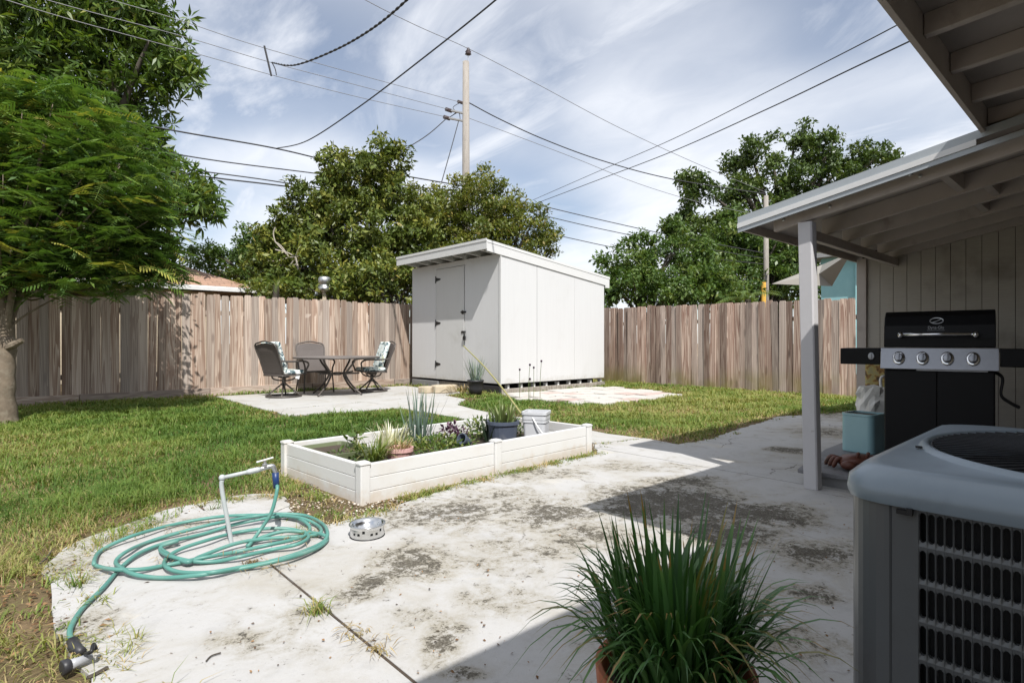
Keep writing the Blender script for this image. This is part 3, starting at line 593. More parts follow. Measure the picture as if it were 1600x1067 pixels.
# ------------------------------------------------------------------ neighbours
nb = thing('neighbour_house', 'tan house with brown shingle hip roof peeking over the left fence', 'house', (3.2, 18.5, 0))
def PYp(px, py, Y): return PV(px, py, (0, Y), (1, Y))
e0 = PYp(150, 452, 17.0); e1 = PYp(404, 458, 17.0); zE = 2.5; ex = e1[0]
part('roof', MB().add([(-6, 17, 2.53), (ex, 17, 2.53), (ex, 25, 2.53), (-6, 25, 2.53), (-2.6, 21, 4.25), (ex-4.0, 21, 4.25), (-6, 17, 2.45), (ex, 17, 2.45), (ex, 25, 2.45), (-6, 25, 2.45)],
     [(0, 1, 5, 4), (1, 2, 5), (2, 3, 4, 5), (3, 0, 4), (9, 8, 7, 6)]), M['shingle'], nb, W=True)
part('fascia', MB().box(((ex-6)/2, 16.985, 2.47), (ex+6, .03, .13)), M['white'], nb, W=True)
part('gutter', MB().box(((ex-6)/2, 16.94, 2.45), (ex+6, .08, .09)), M['white'], nb, W=True)
part('wall', MB().box(((ex-6.8)/2, 20.9, 1.2), (ex+4.8, 7.0, 2.4)), M['stone'], nb, W=True)
th = thing('neighbour_house', 'turquoise stucco house wall rising behind the right fence by the porch post', 'house', (17.4, 4.0, 0))
c0 = P(1283, 400, 17.0); part('wall', MB().box((c0[0]+3.0, c0[1]-3.4, 1.75), (6.0, 6.8, 3.5)), M['stucco'], th, W=True)
part('downpipe', MB().tube([(c0[0]-.06, c0[1]-.95, .1), (c0[0]-.06, c0[1]-.95, 3.4)], .035, 8), M['stucco'], th, W=True)
part('roof', MB().box((c0[0]+3.0, c0[1]-3.4, 3.56), (6.7, 7.4, .14)), M['roofing'], th, W=True)
sl = [P(1206, 444, 14.2), P(1285, 414, 15.6), P(1330, 395, 13.5), P(1300, 447, 14.4)]
sm_ = MB(); c = sum(sl)/4+np.array([0, 0, -.05]); sm_.add(sl+[c], [(0, 1, 4), (1, 2, 4), (2, 3, 4), (3, 0, 4)])
so_ = single('shade_sail', sm_, M['sail'], 'beige pointed shade sail stretched beyond the right fence', 'shade sail', tuple(c))
so_.modifiers.new('solid', 'SOLIDIFY').thickness = .01
# flue cap behind the fence
q = P(507, 455, 14.6); q2 = P(512, 432, 14.6)
vp = thing('vent_pipe', 'galvanised vent cap on a tan pipe rising behind the left fence', 'vent pipe', (q[0], q[1], 0))
part('pipe', MB().tube([(0, 0, 0), (0, 0, 2.35)], .055, 10), M['stone'], vp)
part('elbow', MB().box((-.08, -.03, 2.05), (.09, .06, .1)), M['stone'], vp)
part('vent_cap', MB().lathe([(.07, 2.28), (.155, 2.33), (.16, 2.42), (.125, 2.44), (.125, 2.5), (.155, 2.52), (.15, 2.64), (.12, 2.68)], 14), M['galv'], vp, smooth=True)
# ------------------------------------------------------------------ poles and wires
A1 = P(728, 535, 22.0)[:2]; A2 = P(1197, 535, 26.0)[:2]
p1 = thing('utility_pole', 'tall weathered wooden utility pole with two short arms above the trees', 'utility pole', (A1[0], A1[1], 0))
zt = P(728, 97, 22)[2]
part('shaft', MB().tube([(0, 0, 0), (0, 0, zt*.5), (0, 0, zt)], [.175, .15, .125], 14), M['pole'], p1, smooth=True)
part('pin', MB().tube([(.11, 0, zt-.5), (.11, 0, zt+.36)], .018, 6), M['galv'], p1)
part('insulator', MB().lathe([(.03, zt+.28), (.13, zt+.33), (.09, zt+.38), (.12, zt+.42), (.05, zt+.52), (.06, zt+.56)], 12, (.11, 0, 0)), M['insul'], p1, smooth=True)
for px, py, ln in ((700, 172, 1), (697, 184, 1)):
    e = P(px, py, 21.7); v = e-np.array([A1[0], A1[1], 0]); f = np.array([0, 0, v[2]-.03])
    part('arm', MB().tube([f, v], .045, 6), M['galv'], p1)
    part('insulator', MB().tube([v-np.array([.10, 0, 0]), v+np.array([.16, 0, .0])], .075, 8), M['insul'], p1)
e = P(722, 161, 22); part('insulator', MB().tube([e-np.array([A1[0]+.2, A1[1], 0]), e-np.array([A1[0]-.1, A1[1], 0])], .06, 8), M['insul'], p1)
part('jumper', MB().tube(cat_rom([P(a, b, 21.9)-np.array([A1[0], A1[1], 0]) for a, b in ((720, 160), (708, 168), (712, 176), (702, 184), (716, 176), (719, 186))], 5), .014, 4), M['wire'], p1)
p2 = thing('utility_pole', 'thinner distant utility pole beyond the right fence with yellow guard', 'utility pole', (A2[0], A2[1], 0)); zt2 = P(1195, 306, 26)[2]
part('shaft', MB().tube([(0, 0, 0), (0, 0, zt2)], [.14, .1], 10), M['pole'], p2, smooth=True)
part('guy_guard', MB().tube([np.array(P(1193, 480, 25.6))-np.array([A2[0], A2[1], 0]), np.array(P(1193, 441, 25.6))-np.array([A2[0], A2[1], 0])], .11, 8), M['yellow'], p2)
part('cable_loop', MB().tube(cat_rom([(-.25, -.1, 4.2), (-.3, -.1, 3.8), (-.2, -.1, 3.75), (-.12, -.1, 4.1)], 5), .02, 5), M['wire'], p2)
YW = 17.5
def wire(label, pts, r, mat='wire', group=None, twist=False):
    c = cat_rom(pts, 10); mb = MB()
    if twist:
        n = len(pts)*30; c = cat_rom(pts, 30); 
        for ph in (0, math.pi):
            q = [p+np.array([math.cos(i*.9+ph), 0, math.sin(i*.9+ph)])*r*.45 for i, p in enumerate(c)]; mb.tube(q, r*.55, 5)
    else: mb.tube(c, r*.75, 5)
    return single('power_line', mb, M[mat], label, 'power line', tuple(c[len(c)//2]), group)
PW = lambda L: [PV(a, b, (0, YW), (1, YW)) for a, b in L]
wire('thin topmost of three parallel lines running left from the tall pole', PW([(-60, -67), (100, -20), (265, 27), (395, 70), (560, 117), (719, 160)]), .013, 'wiregrey')
wire('thin middle of three parallel lines running left from the tall pole', PW([(-60, -40), (100, 8), (285, 57), (420, 97), (560, 134), (700, 171)]), .013, 'wiregrey')
wire('thin lowest of three parallel lines running left from the tall pole', PW([(-60, -22), (100, 28), (310, 85), (430, 119), (560, 152), (697, 183)]), .013, 'wiregrey')
wire('thick upper cable crossing the leafy tree and sagging low to the tall pole', PW([(-60, 130), (0, 150), (265, 203), (430, 232), (560, 262), (725, 291)]), .03)
wire('second cable below the thick one, passing over the ferny tree', PW([(-60, 150), (70, 192), (200, 226), (330, 250), (500, 272), (650, 292), (722, 300)]), .024)
wire('third cable down crossing in front of the glossy-leaved tree', PW([(-60, 190), (150, 240), (275, 262), (400, 279), (520, 296), (724, 316)]), .024)
wire('lowest thick cable sagging across to the tall pole', PW([(-60, 205), (150, 250), (320, 276), (420, 288), (560, 305), (724, 322)]), .03)
dA = PV(425, 98, (0, YW), (1, YW))
wire('twisted service cable dropping from the spacer rod toward the house', [dA, P(460, 102, 15.6), P(520, 80, 13.6), P(580, 46, 11.8), P(640, -4, 10.2), P(720, -90, 8.8)], .028, twist=True)
dB = PV(432, 232, (0, YW), (1, YW))
wire('single cable rising steeply from the thick lower cable to top of view', [dB, P(480, 220, 15.5), P(560, 168, 13.3), P(660, 92, 11.3), P(775, 0, 9.4), P(880, -95, 8)], .02)
rod = MB().tube([PV(413, 72, (0, YW), (1, YW)), PV(424, 119, (0, YW), (1, YW))], .028, 6)
rod.tube(cat_rom([dA, PV(430, 108, (0, YW), (1, YW)), PV(432, 118, (0, YW), (1, YW))], 4), .015, 5)
single('spacer_rod', rod, M['wire'], 'short dark spacer rod hanging across the three parallel lines', 'spacer', tuple(dA))
top = P(735, 78, 22)
wire('high thin line passing over the insulator on the pole tip', [P(480, -52, 17.5), P(570, 0, 18.8), P(650, 40, 20.3), top, P(840, 132, 23.5), P(960, 196, 25), P(1080, 252, 26.5), P(1195, 300, 28)], .016, 'wiregrey')
PP = lambda L: [PV(a, b, A1, A2) for a, b in L]
wire('thick cable swooping right from the tall pole to the distant one', PP([(733, 161), (780, 186), (850, 218), (940, 251), (1050, 280), (1195, 303)]), .03)
wire('thin faint line under the swooping cable right of the pole', PP([(733, 185), (800, 210), (900, 248), (1000, 288), (1100, 318), (1196, 338)]), .015, 'wiregrey')
wire('upper of three low cables running right beyond the shed roof', PP([(732, 296), (830, 318), (940, 344), (1050, 368), (1196, 396)]), .024)
wire('middle of three low cables running right beyond the shed roof', PP([(732, 310), (845, 336), (940, 358), (1050, 380), (1196, 404)]), .022)
wire('lowest of three low cables running right beyond the shed roof', PP([(732, 335), (890, 372), (985, 391), (1090, 402), (1196, 413)]), .022)
wire('upper service cable slanting from the trees up to the house eave', [P(832, 313, 24), P(930, 270, 19), P(1050, 218, 14.5), P(1200, 143, 10.5), P(1330, 77, 8.4), P(1420, 30, 7.3), P(1500, -12, 6.5)], .012)
wire('lower service cable slanting from the trees up to the house eave', [P(835, 319, 24), P(930, 283, 19), P(1050, 237, 14.5), P(1200, 170, 10.5), P(1330, 108, 8.4), P(1425, 63, 7.3), P(1510, 22, 6.5)], .015)
wire('steep guy line from the arm down into the treetop', [P(717, 188, 21.9), P(705, 232, 21.2), P(690, 285, 20.4)], .024)
wire('short cable slanting down left from the pole arm into treetop', [P(698, 185, 21.7), P(672, 208, 20.6), P(645, 226, 19.2), P(600, 250, 17.6)], .024)
#@@TREES
# ------------------------------------------------------------------ trees
def lobe_centres(lobes, per, r, shell=.5):
    out = []
    for (px, py, D, rx, *o) in lobes:
        ry = o[0] if o else rx; c = P(px, py, D); a = rx*D/FL; b = ry*D/FL; n = max(3, int(per*(o[1] if len(o) > 1 else 1)*a*b))
        v = nrm(r.randn(n, 3)); k = r.rand(n)**shell; v = v*k[:, None]*np.array([a, a*.85, b]); out.append(c+v)
    return np.concatenate(out)
def crown(name, lobes, per, leaves, spread, Ln, Wd, mat, seed, parent, rosette=False, up=.35, droop=0., shell=.45, hi=.15):
    r = np.random.RandomState(seed); C = lobe_centres(lobes, per, r, shell); n = len(C)*leaves
    c = np.repeat(C, leaves, 0); d = nrm(r.randn(n, 3)+np.array([0, 0, droop]))
    if rosette: p = c+d*spread*.25*r.rand(n, 1); dd = d
    else: p = c+nrm(r.randn(n, 3))*(spread*r.rand(n, 1)**.5)*np.array([1, 1, .75]); dd = nrm(r.randn(n, 3)+np.array([0, 0, droop-.1]))
    nn = nrm(r.randn(n, 3)*.75+np.array([0, 0, up*3]))
    cv = np.repeat(r.rand(len(C)), leaves); t = np.clip(.22+.42*cv+.36*(r.rand(n)-.4), 0, .9); t[r.rand(n) < hi*.12] = r.rand((r.rand(n) < 2).sum())[:1]*.1+.92 if n else .9
    L = Ln*(.45+1.1*r.rand(n)**1.3); me = leaf_mesh(name, p, dd, nn, L, L*Wd, t)
    M0 = WM[parent.name].inverted(); me.transform(M0)
    o = link('crown', me, M[mat], parent); return C
def limbs(C, base, fork, r0, k, seed, parent, mat, name='branch'):
    r = np.random.RandomState(seed); mb = MB(); idx = r.choice(len(C), min(k, len(C)), False)
    for i in idx:
        e = C[i]; m = fork+(e-fork)*.5+np.array([0, 0, .12*np.linalg.norm(e-fork)])+r.randn(3)*.15
        q = cat_rom([fork, m, e], 5); mb.tube(q, list(np.linspace(r0*.5, r0*.06, len(q))), 5)
    return part(name, mb, mat, parent, W=True, smooth=True)
def trunk(pts, radii, mat, parent, n=12):
    c = cat_rom(pts, 6); rr_ = np.interp(np.linspace(0, 1, len(c)), np.linspace(0, 1, len(radii)), radii)
    rs = np.random.RandomState(len(c)); rr_ = rr_*(1+.05*rs.randn(len(c)))
    return part('trunk', MB().tube(c, list(rr_), n), mat, parent, W=True, smooth=True)
def tree(label, bpx, D, lobes, per, leaves, spread, Ln, Wd, mat, seed, r0=.2, fz=2.0, barkm='bark_d', k=18, **kw):
    b = P(bpx, 535, D); b[2] = -.05; t = thing('tree', label, 'tree', (b[0], b[1], 0), group=None)
    f = b+np.array([.1, .1, fz]); trunk([b, b*.5+f*.5+np.array([.08, 0, 0]), f], [r0*1.3, r0, r0*.8], M[barkm], t)
    C = crown('crown', lobes, per, leaves, spread, Ln, Wd, mat, seed, t, **kw); limbs(C, b, f, r0*1.2, k, seed, t, M[barkm]); return t
# broad-leaved tree behind the left fence
tree('huge dark broad-leaved tree towering behind the left fence', 110, 15.5,
     [(110, -30, 16, 150), (205, 90, 16, 92), (175, 190, 15.6, 92), (262, 300, 15.5, 84, 52, 1.3), (60, 230, 15, 170), (165, 415, 15, 120, 60), (10, 80, 15.5, 170), (215, 250, 15.5, 70, 60), (250, 40, 16.2, 46, 50), (255, 110, 15.8, 48, 46), (-60, 200, 15.5, 150), (230, 370, 15, 52, 60), (285, 110, 15.6, 30, 34, 1.2), (300, 320, 15.3, 46, 36, 1.2), (200, 20, 16, 60, 50), (100, 60, 15.6, 90, 80)],
     60, 17, .3, .27, .24, 'mango', 11, .35, 3.2, k=30, rosette=True, droop=-.25, up=.2, hi=.12)
# ferny tree inside the yard
fb = G(4, 660); ft = thing('tree', 'ferny-leaved tree in front of the left fence, trunk at edge of view', 'tree', (fb[0], fb[1], 0))
fk = fb+np.array([.02, .05, 1.05])
trunk([fb+np.array([0, 0, -.05]), fb+np.array([0, .0, .12]), fb+np.array([.0, .0, .5]), fk], [.19, .145, .130, .115], M['bark'], ft, 14)
lm = MB()
for e, r0 in (((-.1, .1, 3.3), .12), ((.16, .12, 2.7), .085), ((.55, -.12, 1.6), .022), ((-.6, .3, 2.9), .1), ((.9, .2, 3.6), .05), ((.4, -.4, 3.6), .05)):
    q = cat_rom([fk+np.array([0, 0, -.15]), fk+np.array([e[0]*.18, e[1]*.3, .6 if e[2] > 2 else .2]), fb+np.array(e)], 7); lm.tube(q, list(np.linspace(r0, r0*.35, len(q))), 8)
part('limb', lm, M['bark'], ft, W=True, smooth=True)
st = fk+np.array([.0, -.08, -.12]); part('branch_stub', MB().tube([st, st+np.array([.08, -.10, .04]), st+np.array([.17, -.15, .10])], [.05, .045, .03], 8), M['bark'], ft, W=True)
def frond_arrays(seed):
    r = np.random.RandomState(seed); Lf = 1.0; n = 13; V = []; Fq = []; tv = []
    rach = lambda t: np.array([t*Lf, 0, .10*math.sin(t*2.2)-.22*t*t])
    for k in range(10):
        a, b = rach(k/10), rach((k+1)/10); o = len(V); V += [a+[0, .004, 0], a-[0, .004, 0], b-[0, .003, 0], b+[0, .003, 0]]; Fq.append((o, o+1, o+2, o+3)); tv += [.5]*4
    for k in range(n):
        t = .18+.8*k/(n-1); c = rach(t); ll = .36*math.sin(math.pi*(.16+.8*(1-abs(t-.5)*1.1)))*(1 if t < .9 else .6)
        for s in (-1, 1):
            d = np.array([.42+.25*t, s*(.95), -.10+r.randn()*.05]); d /= np.linalg.norm(d); w = np.array([d[1]*-s, d[0]*s, 0])*.075*(.85+.3*r.rand()); w = np.array([abs(w[0]), w[1]*1, .0])
            e = c+d*ll+[0, 0, -.05*ll]; m = c+d*ll*.55; tt = .3+.3*r.rand(); o = len(V)
            V += [c-w*.4, c+w*.4, m-w*.55, m+w*.55, e-w*.2, e+w*.2]; Fq += [(o, o+2, o+3, o+1), (o+2, o+4, o+5, o+3)]; tv += [tt]*6
    return np.array(V), np.array(Fq), np.array(tv)
FR = [frond_arrays(s) for s in range(4)]
def frond_mesh(k, sh):
    V, Fq, tv = FR[k]; return fast_mesh('frond', V, Fq.ravel(), np.arange(len(Fq))*4, np.clip(tv+sh, 0, 1))
fl_lobes = [(60, 220, 7.5, 115, 70), (165, 260, 7.4, 110, 90), (225, 375, 7.8, 62, 60), (130, 350, 7.3, 130, 95), (35, 330, 7.4, 110, 130), (55, 420, 7.3, 90, 48, 1.2), (170, 425, 7.7, 100, 40), (-40, 250, 7.6, 120, 150), (140, 430, 7.3, 110, 36, 1.2), (250, 425, 7.9, 34, 26, 1.2), (-20, 430, 7.2, 90, 46), (110, 165, 7.7, 90, 40, .9), (240, 340, 7.9, 46, 46), (30, 160, 7.6, 90, 40)]
r = np.random.RandomState(21); FC = lobe_centres(fl_lobes, 330, r, .45); r.shuffle(FC)
Cc = P(90, 330, 7.9); fp = []
for c in FC:
    if c[2] < 1.5: continue
    out = c-Cc; az = math.atan2(out[1], out[0])+r.randn()*.8; pitch = .10+r.randn()*.24; s = .34+.22*r.rand()
    fp.append((c, az, pitch, s, r.randint(4)))
order = sorted(range(len(fp)), key=lambda i: fp[i][0]@Fv); near = set(order[:290])
fm = {(k, j): frond_mesh(k, sh) for k in range(4) for j, sh in enumerate((-.14, 0., .12, .45))}
bV, bL, bS, bT = [], [], [], []; ov = 0; ol = 0
for i, (c, az, pitch, s, k) in enumerate(fp):
    j = r.choice(4, p=[.28, .34, .30, .08]); R3 = Matrix.Rotation(az, 3, 'Z') @ Matrix.Rotation(pitch, 3, 'Y') @ Matrix.Rotation(r.randn()*.25, 3, 'X')
    start = Vector(c) - R3 @ Vector((s*.5, 0, 0))
    if i in near:
        o = link('frond', fm[(k, j)], M['fern'], ft); o.location = start-Vector(ft.location); o.rotation_euler = R3.to_euler(); o.scale = (s, s, s)
    else:
        V, Fq, tv = FR[k]; A = np.array(R3)*s; bV.append(V@A.T+np.array(start)-np.array(ft.location)); bL.append(Fq.ravel()+ov); bT.append(np.clip(tv+(-.14, 0, .12, .45)[j], 0, 1)); ov += len(V)
        bS.append(np.arange(len(Fq))*4+ol); ol += len(Fq)*4
o = link('inner_fronds', fast_mesh('inner_fronds', np.concatenate(bV), np.concatenate(bL), np.concatenate(bS), np.concatenate(bT)), M['fern'], ft); o['kind'] = 'stuff'
ic = lobe_centres([(a, b, c_, d*.8, (o_[0] if o_ else d)*.8) for (a, b, c_, d, *o_) in fl_lobes], 130, np.random.RandomState(5), .5); ic = np.concatenate([ic, lobe_centres([(90, 250, 9.0, 130, 120), (190, 330, 9.2, 90, 100), (60, 390, 9.2, 120, 60), (170, 415, 9.4, 90, 42), (230, 400, 8.9, 55, 45)], 150, np.random.RandomState(8), .5)]); ic = ic[ic[:, 2] > 1.65]; nI = len(ic)*7; rI = np.random.RandomState(6)  # added hidden foliage; its back lobes block light and deepen the fence shadow
pI = np.repeat(ic, 7, 0)+rI.randn(nI, 3)*.10-np.array(ft.location); o = link('shade_leaves', leaf_mesh('shade_leaves', pI, rI.randn(nI, 3)*[1, 1, .5], rI.randn(nI, 3)*.5+[0, 0, 1], .08+.07*rI.rand(nI), .035+.03*rI.rand(nI), np.clip(.1+.5*rI.rand(nI)**1.5, 0, 1)), M['fern'], ft); o['kind'] = 'stuff'
tw = MB()
for i in order[::14]:
    c = fp[i][0]; q = cat_rom([fk+np.array([0, .15, .9]), fk*.55+c*.45+np.array([0, .25, .25]), c*.9+fk*.1], 4); tw.tube(q, list(np.linspace(.026, .005, len(q))), 5)
part('branch', tw, M['bark'], ft, W=True, smooth=True)
# trees beyond the fences
tree('low rounded green tree between the shingle roof and the glossy tree', 385, 20, [(400, 388, 20, 48, 46), (345, 405, 20.5, 40, 34), (310, 420, 21, 34, 24, .6), (425, 430, 19, 60, 50), (350, 440, 19.5, 50, 22), (298, 395, 21, 16, 14, .25), (440, 380, 20, 40, 40)], 34, 110, .30, .13, .45, 'shrub', 31, .2, 1.5)
tree('glossy-leaved tall tree with spiky top behind the table', 560, 17.5,
     [(545, 305, 17.5, 66, 66), (600, 262, 17.5, 44, 48), (622, 235, 17.4, 18, 26, 1.2), (498, 335, 17.5, 58, 62), (470, 385, 17.2, 52, 56), (555, 390, 17, 88, 76), (625, 330, 17.6, 50, 56), (570, 255, 17.4, 20, 26), (520, 262, 17.5, 24, 32), (448, 430, 17, 50, 46), (600, 440, 16.8, 90, 42), (650, 395, 17.2, 50, 66), (500, 445, 16.5, 70, 34), (655, 350, 17.6, 40, 50), (445, 350, 17.4, 30, 34), (425, 400, 17.2, 40, 50)],
     42, 80, .28, .15, .42, 'magnolia', 32, .22, 2.2, rosette=False, up=.15, hi=.1)
tree('olive and yellow feathery tree behind the shed with pinkish blooms', 760, 20.0,
     [(715, 350, 20, 62, 60), (775, 330, 20, 58, 50), (815, 345, 20.2, 44, 44), (850, 368, 20, 32, 26), (690, 395, 19.5, 60, 56), (775, 395, 19.5, 80, 66), (750, 268, 20.3, 22, 14, .5), (705, 310, 20, 36, 30), (752, 300, 20, 34, 26), (845, 395, 20, 30, 30, .6), (670, 340, 20, 36, 44), (640, 300, 20, 22, 24, .7)],
     36, 110, .30, .12, .42, 'myrtle', 33, .18, 2.0, hi=.5)
tree('loose bushy green tree right of the shed above the fence', 1010, 18.5,
     [(1015, 405, 18.5, 52, 44), (1055, 380, 18.7, 36, 36), (962, 425, 18, 42, 40), (1085, 415, 18.5, 50, 50), (1000, 445, 18, 70, 36), (940, 400, 18.3, 16, 20, .5), (1050, 350, 18.6, 14, 12, .6), (1000, 370, 18.5, 22, 22, .6), (1100, 445, 18, 60, 34), (950, 455, 17.5, 40, 26, 1.3), (1030, 455, 17.5, 60, 28, 1.3), (1085, 460, 17.5, 50, 26, 1.3), (1150, 462, 17.5, 50, 22, 1.2)],
     30, 110, .30, .13, .45, 'shrub', 34, .15, 1.3)
tree('large open-crowned oak spreading high behind the porch roof', 1220, 31,
     [(1085, 295, 30, 38, 36), (1075, 335, 30, 22, 18, .7), (1175, 245, 31, 44, 34), (1250, 218, 31, 42, 26), (1285, 240, 31, 48, 36), (1355, 245, 31, 38, 32), (1220, 275, 31, 62, 36), (1330, 290, 31, 52, 44), (1150, 300, 30.5, 42, 34), (1260, 330, 31, 80, 44), (1140, 345, 30, 40, 30), (1200, 350, 30, 70, 34), (1390, 250, 31, 18, 18), (1100, 380, 30, 50, 50), (1180, 400, 30, 70, 60), (1300, 360, 31, 60, 50), (1060, 360, 30, 30, 30)],
     11, 120, .52, .22, .48, 'oak', 35, .5, 4.0, k=46, shell=.55)
tree('bright leafy bush tree behind the thin distant pole', 1170, 27.5,
     [(1150, 375, 28, 60, 48), (1230, 385, 28, 66, 52), (1120, 430, 27, 60, 46), (1200, 440, 27.5, 80, 46), (1265, 400, 28.5, 50, 50), (1270, 450, 27.5, 50, 30)], 17, 110, .46, .19, .48, 'shrub', 36, .2, 1.4)
tree('dark glossy shrub tree behind the table and fence', 620, 15.2, [(600, 445, 15.2, 60, 40), (540, 452, 15.4, 60, 30), (655, 440, 15.2, 30, 40)], 80, 40, .26, .14, .42, 'magnolia', 37, .12, 1.0)
tree('yellow-tinged shrub beside the brown shingle roof', 380, 17.6, [(372, 428, 18.5, 26, 16), (398, 446, 16.4, 34, 14), (440, 455, 16, 40, 14)], 60, 50, .26, .13, .4, 'myrtle', 38, .08, 1.2)
# bare pale branches in front of the low tree
pb = MB(); r = np.random.RandomState(4)
for a, b, c in (((462, 402), (450, 395), (430, 390)), ((462, 402), (466, 390), (473, 380)), ((462, 402), (470, 398), (478, 396)), ((462, 402), (455, 412), (452, 416)), ((462, 402), (464, 412), (455, 415)), ((430, 378), (427, 365), (430, 355)), ((430, 378), (440, 385), (452, 402)), ((452, 402), (430, 408), (410, 405))):
    pb.tube(cat_rom([P(*q, 16.4) for q in (a, b, c)], 4), .018, 4)
pb.tube([P(430, 378, 16.4), P(452, 402, 16.4), P(462, 402, 16.4)], .018, 4)
pb.tube(cat_rom([P(462, 402, 16.4), P(470, 440, 16.4), P(474, 480, 16.4), P(474, 590, 16.4)], 4), .03, 5)
single('bare_branch', pb, M['bark_p'], 'bare pale forked branches in front of the dark trees left of centre', 'dead branch', tuple(P(474, 590, 16.4)))
def fan_palm(px, py, D, label, n=11, s=.8):
    b = P(px, py, D); t = thing('palm', label, 'palm', (b[0], b[1], 0)); part('trunk', MB().tube([(0, 0, -.05), (.02, 0, b[2]-.1)], [.1, .08], 8), M['bark_d'], t); r = np.random.RandomState(int(px))
    for k in range(n):
        az = 2*math.pi*k/n+r.rand(); el = .35+.9*r.rand(); m = 16; q = np.linspace(0, 1, m)
        pts = np.array([[math.cos(az)*s*t_*math.cos(el*(1-.5*t_)), math.sin(az)*s*t_*math.cos(el*(1-.5*t_)), s*t_*math.sin(el)-.55*s*t_*t_] for t_ in q])
        sd = np.array([-math.sin(az), math.cos(az), 0]); Pn = np.concatenate([pts[2:], pts[2:]]); dd = np.concatenate([nrm(np.gradient(pts, axis=0))[2:]+sd*1.1-[0, 0, .3], nrm(np.gradient(pts, axis=0))[2:]-sd*1.1-[0, 0, .3]])
        me = leaf_mesh('frond', Pn, dd, np.tile([0, 0, 1.], (len(Pn), 1)), np.full(len(Pn), s*.36), np.full(len(Pn), s*.03), .4+.4*r.rand(len(Pn))); link('frond', me, M['shrub'], t, loc=(0, 0, b[2]-.12))
fan_palm(1168, 462, 15.5, 'small palm with thin fronds peeking over the right fence')
fan_palm(430, 440, 15.0, 'yellowish palm fronds behind the left fence beside dark trees', 9, .7)
def spiky(px, py, D, label, n, s, seed, z0=None):
    b = P(px, py, D)
    if z0 is not None: b[2] = z0
    return b
#@@OBJECTS
# ------------------------------------------------------------------ air conditioner
ac = thing('air_conditioner', 'grey outdoor air conditioner condenser with louvered sides and round fan guard', 'air conditioner', (1.715, -.045, 0), math.radians(1))
AS = .91; AH = .742
part('base_pan', MB().rrect(AS, AS, .08, 0, .05, 5), M['ac_shaded'], ac)
part('coil', MB().rrect(AS-.09, AS-.09, .05, .05, AH-.04, 4), M['coil'], ac)
for qx, qy in ((-1, 1), (-1, -1), (1, 1), (1, -1)):
    h = AS/2; w = .078; ca = []
    arc = [(h-.07+.07*math.cos(a), h-.07+.07*math.sin(a)) for a in np.linspace(0, math.pi/2, 9)]
    arc = [(h, h-w)]+arc+[(h-w, h)]; inn = [(x-.012 if i > 0 else x-.012, y-.012) for i, (x, y) in enumerate(arc)][::-1]
    poly = [(qx*x, qy*y) for x, y in arc+inn]
    if qx*qy < 0: poly = poly[::-1]
    part('corner_post', MB().prism(poly, .05, AH-.025), M['ac_shaded'], ac)
def louver(n, rows, pw, pitch_z, sw, sh, z0, wid):
    """a pressed sheet with rounded slots: x across, z up, y depth"""
    mb = MB(); x0 = -n*pw/2; oct_ = [(1, -.6), (1, .6), (.35, 1), (-.35, 1), (-1, .6), (-1, -.6), (-.35, -1), (.35, -1)]
    rec = [(1, -.6), (1, .6), (.35, 1), (-.35, 1), (-1, .6), (-1, -.6), (-.35, -1), (.35, -1)]
    for j in range(rows):
        for i in range(n):
            cx = x0+(i+.5)*pw; cz = z0+(j+.5)*pitch_z
            o8 = [(cx+a*sw/2, cz+(b if abs(b) == 1 else b*1.42)*sh/2) for a, b in oct_]
            r8 = [(cx+(a if abs(a) == 1 else math.copysign(1, a))*pw/2*(1 if abs(a) == 1 else .5), cz+(b if abs(b) == 1 else math.copysign(1, b))*pitch_z/2*(1 if abs(b) == 1 else 1)) for a, b in rec]
            V = [(x, 0, z) for x, z in r8]+[(x, .002, z) for x, z in o8]+[(x, .012, z) for x, z in o8]
            mb.add(V, [(k, (k+1) % 8, 8+(k+1) % 8, 8+k) for k in range(8)]+[(8+k, 8+(k+1) % 8, 16+(k+1) % 8, 16+k) for k in range(8)])
    W = n*pw/2; ze = z0+rows*pitch_z
    for (a, b, c, d) in ((-wid/2, -W, .055, AH-.03), (W, wid/2, .055, AH-.03), (-W, W, .055, z0), (-W, W, ze, AH-.03)):
        mb.add([(a, 0, c), (b, 0, c), (b, 0, d), (a, 0, d)], [(0, 1, 2, 3)])
    return mb
lm_ = louver(51, 9, .0130, .0690, .0100, .0545, .074, AS-2*.078-.008); lme = lm_.mesh('louver_panel')
for k, a in enumerate((-90, 0, 90, 180)):
    Rz = Matrix.Rotation(math.radians(a), 3, 'Z'); pz = Rz @ Vector((0, -AS/2+.002, 0))
    o = link('louver_panel', lme, M['ac_shaded'], ac, loc=pz, rot=(0, 0, math.radians(a)))
for sx, sy in ((-1, 1),):
    part('screw', MB().lathe([(.008, 0), (.008, .004), (.003, .006)], 8), M['galv'], ac, loc=(-.433, .335, AH-.012), rot=(0, math.radians(-90), 0))
    part('screw', MB().lathe([(.007, 0), (.007, .004)], 8), M['black'], ac, loc=(-.15, .392, AH+.018))
part('panel_clip', MB().box((0, 0, 0), (.010, .024, .008)).box((-.003, -.009, .003), (.009, .009, .013)), M["black"], ac, loc=(-AS/2-.003, .352, AH-.057))
